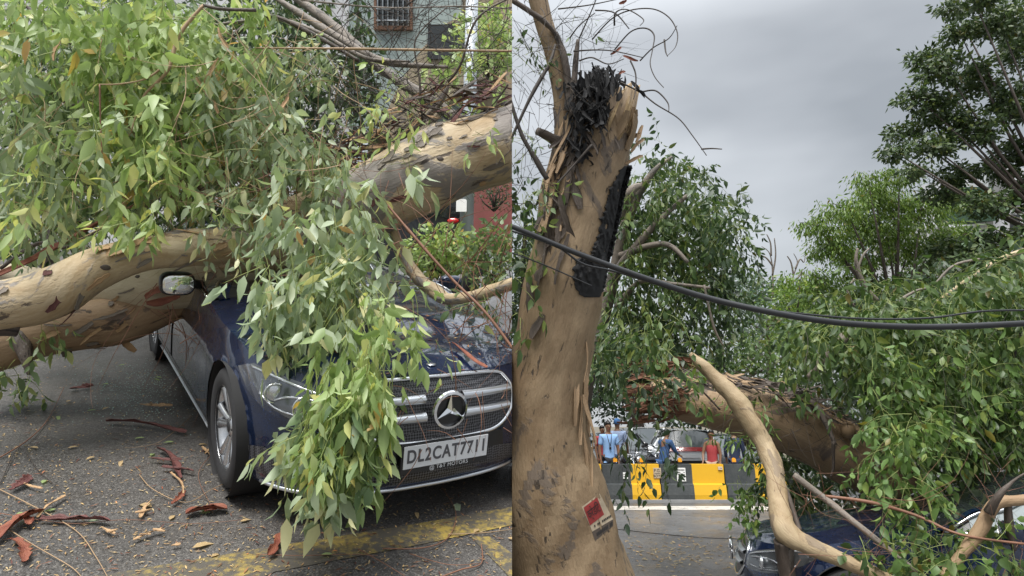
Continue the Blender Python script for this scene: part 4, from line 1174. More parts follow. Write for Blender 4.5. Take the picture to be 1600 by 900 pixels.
strip_thing(242, 706, 288, 748, .05, 'peel_purple', 'dark forked bark strip in front of the front wheel', 2.4, 3)
strip_thing(268, 740, 284, 775, .035, 'peel_tan', 'thin tan bark sliver below the dark forked strip', 2.4)
strip_thing(270, 790, 286, 770, .035, 'peel_red', 'small red bark scrap between forked strip and red bark roll', 2.4)
strip_thing(290, 806, 355, 797, .085, 'peel_red', 'red bark roll with a torn edge below the front wheel', 2.0, 2)
strip_thing(216, 812, 240, 785, .05, 'peel_tan', 'pale forked bark curl left of the red bark roll', 2.2, 2)
strip_thing(208, 846, 258, 830, .05, 'peel_tan', 'three-pointed tan and red bark piece', 1.4, 3)
strip_thing(414, 872, 450, 832, .05, 'peel_red', 'wet crimson bark strip beside the hanging leaf tips', 2.4)
strip_thing(22, 768, 44, 746, .05, 'peel_purple', 'short stout brown bark scrap by the left edge of the tarmac', 1.6)
strip_thing(36, 758, 68, 766, .03, 'peel_tan', 'narrow tan bark sliver beside the short brown scrap', 1.6)
strip_thing(268, 856, 282, 852, .035, 'peel_tan', 'tiny orange bark chip near the yellow line', 1.6)
strip_thing(110, 610, 145, 604, .05, 'peel_purple', 'brown bark chip in the shade of the lower limb', 1.6, 2)
strip_thing(318, 700, 326, 716, .05, 'peel_tan', 'light brown bark curl touching the front tyre', 1.8, 2)
strip_thing(702, 540, 764, 577, .022, 'peel_red', 'reddish bark sliver lying on the bonnet', 1.8) if False else None
t = MB()
a, b = at(702, 540, 3.75), at(764, 577, 3.55); bark_strip(t, (a + b) / 2, b - a, UPL, (b - a).length, .035, 2, 10, thick=.004)
solo('bark_strip', t, 'peel_red', 'reddish bark strip lying on the bonnet of the blue car', 'bark')
t = MB()
a, b = at(192, 518, 4.6), at(212, 550, 4.5); bark_strip(t, (a + b) / 2, b - a, -FW, (b - a).length, .07, 1.2, 8, thick=.004)
solo('bark_strip', t, 'peel_tan', 'pale bark flake leaning on the rear wheel', 'bark')
LV = [(210, 685, 'lime'), (240, 592, 'lime'), (253, 590, 'lime'), (148, 713, 'dry'), (237, 792, 'dry'), (300, 856, 'dry'), (370, 772, 'lime'), (316, 790, 'lime'), (88, 795, 'lime'), (30, 800, 'lime'),
      (66, 755, 'lime'), (160, 640, 'dry'), (110, 625, 'dry'), (235, 712, 'lime'), (135, 815, 'glaucous'), (310, 695, 'dry'), (272, 690, 'lime'), (190, 720, 'dry'), (714, 786, 'glaucous'), (748, 826, 'dry'),
      (650, 800, 'dry'), (502, 866, 'lime'), (793, 840, 'dry'), (375, 815, 'dry'), (105, 700, 'dry'), (150, 640, 'lime'), (265, 812, 'dry'), (330, 870, 'dry'), (60, 700, 'dry'), (90, 650, 'lime'), (170, 600, 'lime'), (195, 570, 'lime')]
LM = [(228, 676, 'the longest purple-brown bark strip'), (244, 635, 'the ragged tan bark piece'), (265, 727, 'the dark forked bark strip'), (322, 801, 'the red bark roll'), (228, 799, 'the pale forked bark curl'),
      (233, 840, 'the three-pointed bark piece'), (275, 855, 'the tiny orange bark chip'), (130, 820, 'the purplish bark ribbon'), (82, 795, 'the thick red-brown bark curl'), (33, 757, 'the short brown bark scrap'),
      (432, 852, 'the crimson bark strip'), (350, 700, 'the front tyre'), (700, 740, 'the number plate'), (120, 607, 'the brown bark chip in the shade'), (700, 840, 'the hooked red twig')]
USED = set()
def leaf_label(x, y, m, big):
    L_ = sorted(LM, key=lambda q: (q[0] - x) ** 2 + (q[1] - y) ** 2)
    for lx_, ly_, nm in L_:
        dx, dy = x - lx_, y - ly_
        rel = ('to the right of' if dx > 0 else 'to the left of') if abs(dx) > abs(dy) else ('in front of' if dy > 0 else 'just behind')
        s_ = f"{'broad' if big else 'small'} {m} leaf {rel} {nm}"
        if s_ not in USED: USED.add(s_); return s_
for i, (x, y, m) in enumerate(LV):
    p = loc_l(x, y, .010); a = rng.uniform(0, 6.28); lx = (ML.to_3x3() @ Vector((math.cos(a), math.sin(a), .05)))
    big = (x, y) in ((237, 792), (370, 772), (316, 790), (714, 786), (300, 856))
    SIDE = 'L'
    o = leaves_mesh('fallen_leaf', [(0, 0, 0)], [tuple(lx)], [.10 if big else .06], [.4], 'leaf_' + m, None, True, [tuple(UPL)])
    o.location = p
    col_ = {'lime': 'yellow-green', 'dry': 'dry tan', 'glaucous': 'dull grey-green'}[m]
    tag(o, leaf_label(x, y, col_, big), 'leaf', 'fallen leaves on the climbing street')
# twigs on the road
for i, (P, mat, r, lab) in enumerate((
    ([(-10, 720), (40, 690), (75, 655), (100, 605)], 'twig_red', .004, 'curved red-brown twig under the lower limb at the left edge'),
    ([(0, 755), (30, 700), (60, 735), (95, 765)], 'twig_dark', .003, 'thin dark twig bent across the left tarmac'),
    ([(-10, 760), (60, 795), (120, 830), (150, 870), (170, 905)], 'twig_tan', .0032, 'long tan twig crossing the red-brown bark curl'),
    ([(-10, 812), (50, 850), (110, 885), (130, 905)], 'twig_tan', .003, 'second tan twig in the bottom left corner'),
    ([(-10, 800), (60, 812), (120, 818), (200, 812), (300, 818), (380, 812)], 'twig_red', .0022, 'fine red twig running towards the red bark roll'),
    ([(218, 742), (240, 765), (290, 785), (330, 765), (372, 746)], 'twig_tan', .0028, 'tan twig curving in front of the front wheel'),
    ([(340, 700), (310, 740), (330, 790)], 'twig_red', .0022, 'short red twig beside the front tyre'),
    ([(598, 857), (660, 856), (700, 840), (712, 800), (690, 760)], 'twig_red', .0035, 'red twig hooking over the yellow line'),
    ([(680, 905), (720, 890), (752, 880), (752, 850)], 'twig_red', .0045, 'forked reddish twig at the bottom beyond the yellow line'),
    ([(640, 865), (700, 882), (750, 880)], 'twig_red', .0025, 'thin red twig joining the forked twig near the bottom'),
    ([(560, 858), (600, 880), (640, 905)], 'twig_red', .0028, 'red twig slanting to the bottom below the hanging leaves'),
    ([(400, 866), (470, 868), (540, 866), (590, 868)], 'twig_red', .002, 'fine straight red twig along the yellow line'),
    ([(700, 835), (760, 832), (805, 826)], 'twig_tan', .003, 'pale twig lying along the yellow line at right'),
    ([(300, 650), (250, 690), (200, 700)], 'twig_tan', .0018, 'hair-thin tan twig above the longest bark strip'))):
    W = [loc_l(x, y, .012 + .01 * (k % 2)) for k, (x, y) in enumerate(P)]
    S = smooth_path([(p.x, p.y, p.z) for p in W], 6); t = MB(); t.tube([Vector(q) for q in S], [r * (1 - .5 * k / len(S)) for k in range(len(S))], 5)
    solo('twig', t, mat, lab, 'twig', 'twigs on the climbing street')
# crumbs, needles and glass that nobody could count
pos = []; dr_ = []
for _ in range(2600):
    x, y = rng.uniform(-10, 800), rng.uniform(560, 905); pos.append(tuple(loc_l(x, y, .007))); a = rng.uniform(0, 6.28)
    dr_.append(tuple(ML.to_3x3() @ Vector((math.cos(a), math.sin(a), .02))))
n = np.tile(np.array(UPL), (len(pos), 1))
o = leaves_mesh('litter', pos, dr_, nr.uniform(.006, .03, len(pos)), .28, 'leaf_dry', None, False, n); o['kind'] = 'stuff'; o['label'] = 'fine dry leaf and bark litter strewn on the tarmac'; o['category'] = 'litter'
pos2 = []; dr2 = []
for _ in range(500):
    x, y = rng.uniform(-10, 800), rng.uniform(590, 905); pos2.append(tuple(loc_l(x, y, .009))); a = rng.uniform(0, 6.28); dr2.append(tuple(ML.to_3x3() @ Vector((math.cos(a), math.sin(a), .03))))
o = leaves_mesh('litter', pos2, dr2, nr.uniform(.008, .05, len(pos2)), .16, 'leaf_rust', None, False, np.tile(np.array(UPL), (len(pos2), 1))); o['kind'] = 'stuff'; o['label'] = 'fine red-brown bark slivers strewn on the tarmac'; o['category'] = 'litter'
t = MB()
for _ in range(900):
    x, y = rng.gauss(215, 45), rng.gauss(605, 26)
    if y < 560: continue
    p = loc_l(x, y, .009); s_ = rng.uniform(.002, .006); t.box(p, (s_, s_, s_ * .7), Matrix.Rotation(rng.uniform(0, 3), 3, 'Z'))
o = obj('broken_glass', t, 'broken_glass', None, False); o['kind'] = 'stuff'; o['label'] = 'greenish crumbs of shattered glass beside the blue car'; o['category'] = 'glass'

# ================================================================== RIGHT: the level road
SIDE = 'R'
YB = ground(1000, 785).y
g = MB(); g.grid(lambda u, v: Vector((-500 + 1000 * u, -4 + 900 * v ** 2, -.02)), 10, 10)
SIDE = 'N'; structure('ground', g, 'soil'); SIDE = 'R'
g = MB(); g.grid(lambda u, v: Vector((-.5 + 60 * u, -3 + (YB + 3 + .0) * v, 0)), 8, 8); structure('road', g, 'asphalt_wet')
g = MB(); g.grid(lambda u, v: Vector((-.5 + 60 * u, YB + .5 + 13 * v, 0)), 8, 4); structure('road', g, 'asphalt_wet')
g = MB(); y1 = ground(1000, 797).y; y0 = ground(1000, 791).y
g.add([(-.5, y1, .004), (60, y1, .004), (60, y0, .004), (-.5, y0, .004)], [(0, 1, 2, 3)]); structure('road_marking', g, 'white_line_paint')
g = MB(); g.box((30, YB + .28, .03), (61, .72, .06)); structure('kerb', g, 'concrete_grey')

# ---------------- concrete barriers
BX = [ground(p, 785).x for p in (840, 890, 943, 987, 1035, 1084, 1138, 1187, 1236, 1286)]
def barrier(x0, x1, c0, c1, label):
    xm = (x0 + x1) / 2; e = thing('concrete_barrier', label, 'barrier', (xm, YB + .25, .06), 'black and yellow barrier blocks')
    prof = [(-.25, 0), (-.25, .10), (-.205, .32), (-.13, .345), (-.10, .765), (.10, .765), (.13, .345), (.205, .32), (.25, .10), (.25, 0)]
    mb = MB()
    for a, b, mi in ((x0 + .012, xm, 0), (xm, x1 - .012, 1)):
        n = 6
        for i in range(n):
            xa, xb = a + (b - a) * i / n, a + (b - a) * (i + 1) / n
            for k in range(len(prof) - 1):
                (ya, za), (yb, zb) = prof[k], prof[k + 1]
                mb.add([(xa, YB + .25 + ya, .06 + za), (xb, YB + .25 + ya, .06 + za), (xb, YB + .25 + yb, .06 + zb), (xa, YB + .25 + yb, .06 + zb)], [(0, 1, 2, 3)], mi=mi)
        xe = a if mi == 0 else b
        mb.add([(xe, YB + .25 + y, .06 + z) for y, z in prof], [tuple(range(len(prof)))], mi=mi)
    o = obj('block', mb, [c0, c1], e, smooth=False); return e
barrier(BX[0], BX[2], 'barrier_black', 'barrier_yellow', 'black and yellow barrier block behind the base of the broken trunk')
b1 = barrier(BX[2], BX[4], 'barrier_black', 'barrier_yellow', 'barrier block with the small cream paper notice, half hidden by hanging leaves')
b2 = barrier(BX[4], BX[6], 'barrier_black', 'barrier_yellow', 'barrier block with the tall white paper notice on its black half')
barrier(BX[6], BX[8], 'barrier_black', 'barrier_yellow', 'barrier block beside the thin bent limb, mostly behind green leaves')
def bz(py): return at(1000, py, 1)
def poster(px0, py0, px1, py1, mat, label, lines, tilt=.01):
    a, b = ground(px0, 785), ground(px1, 785)
    def zz(py):
        v = at(px0, py, 1) - CAM; t_ = (YB + .13) / v.y; return CAM.z + v.z * t_
    z1, z0 = zz(py0), zz(py1); w_ = b.x - a.x; yy = YB + .135
    e = thing('paper_notice', label, 'notice', ((a.x + b.x) / 2, yy, z0))
    mb = MB(); mb.add([(a.x, yy - .028, z0), (b.x, yy - .028, z0), (b.x, yy - .006, z1), (a.x, yy - .006, z1), (a.x, yy + .0, z0), (b.x, yy + .0, z0), (b.x, yy + .01, z1), (a.x, yy + .01, z1)],
                      [(0, 1, 2, 3), (7, 6, 5, 4), (0, 4, 5, 1), (1, 5, 6, 2), (2, 6, 7, 3), (3, 7, 4, 0)])
    obj('sheet', mb, mat, e, smooth=False)
    t = MB(); H = z1 - z0
    for k, (txt, f, h) in enumerate(lines):
        c = Vector(((a.x + b.x) / 2, yy - .006 - .022 * (1 - f) - .003, z0 + H * f))
        if txt:
            m = text_mb(txt, h * H, Matrix.Translation(c) @ Matrix.Rotation(math.pi / 2 - .07, 4, 'X'), .001); t.add(m.v, m.f)
        else:
            for q in range(5):
                if rng.random() < .85: t.box(c + Vector(((q - 2) * w_ * .16, 0, 0)), (w_ * .12, .002, h * H))
    obj('lettering', t, 'ink', e, smooth=False)
poster(1025, 731, 1037, 747, 'poster_cream', 'cream paper notice reading P.G. BOYS on the yellow half of a barrier', [('P.G.', .72, .42), ('', .45, .06), ('BOYS', .2, .36)])
poster(1062, 731, 1076, 752, 'poster_white', 'tall white paper notice on the black half of a barrier', [('', .84, .09), ('', .66, .07), ('', .5, .07), ('', .32, .07), ('', .15, .05)])
poster(976, 738, 984, 748, 'poster_white', 'small white paper notice on a black barrier half behind leaves', [('', .7, .1), ('', .4, .1)])
poster(1128, 729, 1135, 734, 'poster_cream', 'tiny torn cream sticker at the top corner of a yellow barrier half', [('', .5, .15)])
for px, lb in ((966, 'orange reflector on the barrier top below the man in the blue shirt'), (1008, 'orange reflector on the barrier top in front of the motorcycle'), (1070, 'orange reflector on the barrier top in front of the white car'), (1157, 'orange reflector on the barrier top beside the man in navy')):
    a = ground(px, 785); e = thing('barrier_reflector', lb, 'reflector', (a.x, YB + .25, .82), 'orange reflectors on the barriers')
    t = MB(); t.box((a.x, YB + .25, .845), (.03, .03, .05)); obj('post', t, 'cloth_black', e, smooth=False)
    t = MB(); t.add([(a.x - .045, YB + .23, .87), (a.x + .045, YB + .23, .87), (a.x + .045, YB + .23, .93), (a.x + .02, YB + .23, .965), (a.x - .02, YB + .23, .965), (a.x - .045, YB + .23, .93)] + [(a.x + q[0], YB + .27, q[1]) for q in ((-.045, .87), (.045, .87), (.045, .93), (.02, .965), (-.02, .965), (-.045, .93))],
                    [(0, 1, 2, 3, 4, 5), (11, 10, 9, 8, 7, 6)] + [(i, i + 6, (i + 1) % 6 + 6, (i + 1) % 6) for i in range(6)])
    obj('lens', t, 'orange_plastic', e, smooth=False)

# ---------------- people
def skin_mesh(name, joints, edges, mat, parent, sub=2):
    me = bpy.data.meshes.new(name); me.from_pydata([j[:3] for j in joints], edges, []); me.update()
    o = link(name, me, parent, False)
    sk = o.modifiers.new('s', 'SKIN'); sk.use_smooth_shade = True
    for v, j in zip(me.skin_vertices[0].data, joints):
        v.radius = (j[3], j[4] if len(j) > 4 else j[3]); v.use_root = False
    me.skin_vertices[0].data[0].use_root = True
    sb = o.modifiers.new('u', 'SUBSURF'); sb.levels = sub; sb.render_levels = sub
    bpy.context.view_layer.update()
    m2 = bpy.data.meshes.new_from_object(o.evaluated_get(bpy.context.evaluated_depsgraph_get()))
    o.modifiers.clear(); o.data = m2; m2.materials.clear(); m2.materials.append(MATS[mat]); m2.name = name
    m2.polygons.foreach_set('use_smooth', [True] * len(m2.polygons)); return o
def person(label, x, y, h, rot, top, legs, sleeve=1, arms=(0, 0), hair='hair', headturn=0, cap=None, bend=0):
    e = thing('person', label, 'person', matrix=Matrix.Translation((x, y, 0)) @ Matrix.Rotation(rot, 4, 'Z') @ Matrix.Scale(h / 1.72, 4))
    # faces -y; hips at .92
    b = bend
    def tz(z, yy=0): # torso lean forward
        k = max(0, z - .92); return (yy - math.sin(b) * k, .92 + math.cos(b) * k) if z > .92 else (yy, z)
    J = []; E = []
    def add(x_, z_, yy, r, par=None, r2=None, lean=True):
        Y_, Z_ = tz(z_, yy) if lean else (yy, z_)
        J.append((x_, Y_, Z_, r, r2 or r));
        if par is not None: E.append((par, len(J) - 1))
        return len(J) - 1
    pel = add(0, .94, 0, .135, None, .10); waist = add(0, 1.08, 0, .125, pel, .092); chest = add(0, 1.28, 0, .15, waist, .10); sh = add(0, 1.42, 0, .10, chest, .075)
    nk = add(0, 1.50, -.01, .048, sh); hd = add(0, 1.58, -.02, .062, nk, .075); hc = add(0, 1.64, -.015, .072, hd, .088); ht = add(0, 1.69, -.01, .055, hc, .07)
    arm_pts = {}
    for sg, (af, ae) in zip((-1, 1), arms):
        s0 = add(sg * .17, 1.40, 0, .055, sh); up_l, lo_l = .29, .25
        ex = sg * .23; ez = 1.40 - up_l * math.cos(af); ey = -up_l * math.sin(af)
        el = add(ex, ez, ey, .040, s0); wz = ez - lo_l * math.cos(af + ae); wy = ey - lo_l * math.sin(af + ae)
        wr = add(sg * .22 - sg * .03 * (ae > .3), wz, wy, .027, el)
        D = Vector((0, -math.sin(af + ae), -math.cos(af + ae)))
        pm = add(sg * .22, wz + D.z * .07, wy + D.y * .07, .032, wr, .018)
        for k in range(4):
            yk = (k - 1.5) * .016
            f1 = add(sg * .215, wz + D.z * .115 - (D.y) * yk, wy + D.y * .115 + D.z * yk * -1, .009, pm); add(sg * .205, wz + D.z * (.165 - abs(k - 1.4) * .01), wy + D.y * .165 + yk, .007, f1)
        th = add(sg * .20, wz + D.z * .07, wy + D.y * .07 - .035, .010, wr); add(sg * .19, wz + D.z * .11, wy + D.y * .10 - .045, .008, th)
        arm_pts[sg] = (s0, el, wr)
    for sg in (-1, 1):
        hp = add(sg * .09, .88, 0, .085, pel, None, False); kn = add(sg * .10, .48, -.01, .055, hp, None, False); an = add(sg * .10, .09, .01, .036, kn, None, False)
        ft = add(sg * .11, .035, -.06, .034, an, None, False); add(sg * .115, .03, -.15, .028, ft, None, False)
    body = skin_mesh('body', J, E, 'skin', e, 2)
    # shirt
    S = []; SE = []
    def cp(i, k=1.12, add_=.012): j = J[i]; S.append((j[0], j[1], j[2], j[3] * k + .012, j[4] * k + .014)); return len(S) - 1
    a = cp(pel, 1.06); S.append((0, 0, .86, .150, .118)); SE.append((0, 1)); b_ = cp(waist, 1.10, .016); c_ = cp(chest, 1.08); d_ = cp(sh, 1.30); SE += [(a, b_), (b_, c_), (c_, d_)]
    if sleeve == 0:
        for sx_ in (-1, 1): S.append((sx_ * .085, J[sh][1] + .004, J[sh][2] + .012, .045, .07)); SE.append((d_, len(S) - 1))
    if sleeve > 0: j = J[nk]; S.append((j[0], j[1] + .012, j[2] - .035, .074, .066)); SE.append((d_, len(S) - 1))
    for sg in (-1, 1):
        s0, el, wr = arm_pts[sg]; p = cp(s0, 1.25 if sleeve > 0 else .3); SE.append((d_, p)) if sleeve > 0 else S.pop()
        if sleeve > 0:
            q0, q1 = Vector(J[s0][:3]), Vector(J[el][:3]); m = q0.lerp(q1, min(1, sleeve)); S.append((*m, .056, .056)); SE.append((p, len(S) - 1))
            if sleeve > 1:
                pq = len(S) - 1; m = q1.lerp(Vector(J[wr][:3]), sleeve - 1); S.append((*m, .042, .042)); SE.append((pq, len(S) - 1))
    skin_mesh('shirt', S, SE, top, e, 2)
    P = []; PE = []
    P.append((J[pel][0], J[pel][1], .93, .142, .112))
    for sg in (-1, 1):
        b0 = len(P); P.append((sg * .09, 0, .86, .095, .095)); P.append((sg * .10, -.01, .48, .075, .075)); P.append((sg * .10, .01, .10, .06, .06)); PE += [(0, b0), (b0, b0 + 1), (b0 + 1, b0 + 2)]
    skin_mesh('trousers', P, PE, legs, e, 2)
    hy, hz = tz(1.655, -.012)
    hm = MB(); Rm = Matrix.Rotation(headturn, 3, 'Z')
    hm.sphere((0, hy + .022, hz + .034), .092, 20, 12, (.86, 1.0, .92)); 
    hm.v = [v for v in hm.v]
    ho = obj('hair' if not cap else 'cap', hm, cap or hair, e)
    # push the hair's lower front inside the head so that a hairline shows
    for v in ho.data.vertices:
        if v.co.z < hz + .035 and v.co.y < hy + .02: v.co.y = hy + .02 + (v.co.y - hy - .02) * .3; v.co.x *= .82
        if v.co.z < hz - .03: v.co.z = hz - .03 + (v.co.z - hz + .03) * .35
    if cap:
        t = MB(); t.tube([Vector((0, hy - .06, hz + .03)), Vector((0, hy - .17, hz + .015))], [.07, .05], 12); 
        t.v = [(v[0], v[1], hz + .03 + (v[2] - hz - .03) * .15) for v in t.v]; obj('peak', t, cap, e)
    t = MB()
    for sg in (-1, 1): t.sphere((sg * .030, hy - .083, hz - .012), .011, 8, 6, (1.2, .5, .7))
    obj('eye', t, 'hair', e); 
    for sg in (-1, 1):
        t = MB(); t.sphere((sg * .030, hy - .078, hz + .012), .012, 8, 6, (1.7, .5, .3)); obj('eyebrow', t, 'hair', e)
        t = MB(); t.sphere((sg * .074, hy + .005, hz - .018), .022, 8, 6, (.4, .8, 1.2)); obj('ear', t, 'skin', e)
    t = MB(); t.tube([Vector((0, hy - .082, hz)), Vector((0, hy - .105, hz - .035)), Vector((0, hy - .085, hz - .045))], [.008, .015, .012], 8); obj('nose', t, 'skin', e)
    t = MB(); t.sphere((0, hy - .078, hz - .070), .018, 10, 6, (1.3, .5, .35)); obj('mouth', t, 'vest_red', e)
    return e
def gx(px, Y): return (px - 800) / F * (Y * math.cos(PITCH) - .2)
pm_ = person('man in a light blue shirt with a dark lanyard standing behind the barrier, facing us', gx(952, 16.2), 16.2, 1.76, .12, 'shirt_blue', 'cloth_black', .75, ((.05, .15), (.05, .15)))
t = MB(); t.tube([Vector((-.06, -.075, 1.47)), Vector((-.03, -.125, 1.30)), Vector((.0, -.135, 1.18))], .007, 6); t.tube([Vector((.06, -.075, 1.47)), Vector((.03, -.125, 1.30)), Vector((.0, -.135, 1.18))], .007, 6)
t.box((0, -.14, 1.14), (.05, .008, .07)); obj('lanyard', t, 'cloth_black', pm_)
person('person in a blue cap behind the man in light blue', gx(966, 17.4), 17.4, 1.84, 2.7, 'shirt_pale_blue', 'denim', .8, ((.1, .3), (.1, .3)), cap='cap_blue')
person('person in a dull red top half hidden behind the man in light blue', gx(942, 18.6), 18.6, 1.66, .3, 'vest_red', 'cloth_black', .8, ((.1, .2), (.1, .2)))
person('person in blue denim bending over behind the barrier beside the motorcycle', gx(1037, 16.6), 16.6, 1.60, 2.2, 'denim', 'denim', 1.8, ((.6, .5), (.6, .5)), bend=.25)
person('boy in a sleeveless red vest standing behind the barrier by the white car', gx(1114, 16.3), 16.3, 1.56, -.55, 'vest_red', 'cloth_tan', 0, ((.25, .4), (.1, .2)))
person('person in navy clothes behind the barrier at the edge of the green leaves', gx(1149, 16.8), 16.8, 1.64, 2.8, 'cloth_navy', 'cloth_navy', 1.7, ((.1, .2), (.1, .2)))

# ---------------- motorcycles
def motorcycle(label, x, y, rot, paint):
    e = thing('motorcycle', label, 'motorcycle', matrix=Matrix.Translation((x, y, 0)) @ Matrix.Rotation(rot, 4, 'Z'), group='motorcycles behind the barrier')
    for yy in (-.66, .62):
        w_ = bpy.data.objects.new('wheel', None); C.objects.link(w_); w_.parent = e; w_.location = (0, yy, .30); SIDES[w_.name] = 'R'
        t = MB(); t.lathe([(.30 + .045 * math.cos(a), .045 * math.sin(a)) for a in [k * math.pi / 4 for k in range(8)]], 'x', 32, close=True); obj('tyre', t, 'tyre_rubber', w_)
        t = MB(); t.lathe([(.25, -.02), (.262, 0), (.25, .02)], 'x', 32)
        for k in range(10): a = k * math.pi / 5; t.tube([Vector((0, 0, 0)), Vector((0, .25 * math.cos(a), .25 * math.sin(a)))], .007, 5)
        t.sphere((0, 0, 0), .05, 10, 6); obj('rim', t, 'alloy', w_)
    t = MB()
    for s_ in (-.09, .09): t.tube([Vector((s_, -.66, .30)), Vector((s_, -.42, .95))], .022, 8)
    obj('fork', t, 'chrome', e)
    t = MB(); t.tube([Vector((0, -.40, .85)), Vector((0, -.1, .72)), Vector((0, .30, .70)), Vector((0, .70, .78))], .03, 8); t.tube([Vector((0, -.38, .80)), Vector((0, -.25, .35)), Vector((0, .2, .30)), Vector((0, .62, .30))], .028, 8); obj('frame', t, 'black_trim', e)
    t = MB(); t.sphere((0, -.12, .86), .2, 18, 12, (.75, 1.35, .7)); obj('tank', t, paint, e)
    t = MB(); t.sphere((0, .42, .84), .2, 16, 8, (.7, 1.9, .32)); obj('seat', t, 'cloth_black', e)
    t = MB(); t.box((0, -.02, .45), (.26, .32, .28)); t.lathe([(.0, -.2), (.11, -.2), (.11, .2), (0, .2)], 'x', 20, (0, .02, .38))
    for k in range(5): t.box((0, -.12, .52 + .03 * k), (.28, .22, .012))
    obj('engine', t, 'alloy', e, smooth=False)
    t = MB(); t.tube([Vector((.12, -.15, .35)), Vector((.16, .2, .28)), Vector((.18, .75, .38))], [.025, .035, .05], 10); obj('exhaust', t, 'chrome', e)
    hd_ = MB(); hd_.sphere((0, -.52, .90), .10, 18, 10, (1, .8, 1)); ho = obj('headlight', hd_, 'black_trim', e)
    l_ = MB(); l_.sphere((0, -.57, .90), .085, 16, 8, (1, .5, 1)); obj('lens', l_, 'lamp_silver', ho)
    t = MB(); t.tube([Vector((-.36, -.25, 1.04)), Vector((-.2, -.40, 1.02)), Vector((0, -.42, .98)), Vector((.2, -.40, 1.02)), Vector((.36, -.25, 1.04))], .013, 8)
    hb = obj('handlebar', t, 'chrome', e)
    for s_ in (-1, 1):
        t = MB(); t.tube([Vector((s_ * .25, -.36, 1.03)), Vector((s_ * .30, -.36, 1.18))], .006, 5); t.sphere((s_ * .31, -.36, 1.21), .055, 12, 6, (1.2, .25, .8)); obj('mirror', t, 'black_trim', hb)
    t = MB(); t.sphere((0, -.66, .36), .34, 20, 10, (.22, 1, .9)); t.f = [f for f in t.f if min(t.v[i][2] for i in f) > .50]; t.uv = [None] * len(t.f); t.mi = [0] * len(t.f); obj('mudguard', t, paint, e)
motorcycle('motorcycle with a round chrome headlight beside the man in the blue shirt', gx(976, 16.3), 16.3, .5, 'black_car_paint')
motorcycle('motorcycle with a silver engine seen side on, left of the person in denim', gx(1003, 17.0), 17.0, -1.15, 'grey_car_paint')
motorcycle('dark motorcycle parked behind the other two by the dark car', gx(1018, 17.9), 17.9, .25, 'black_car_paint')

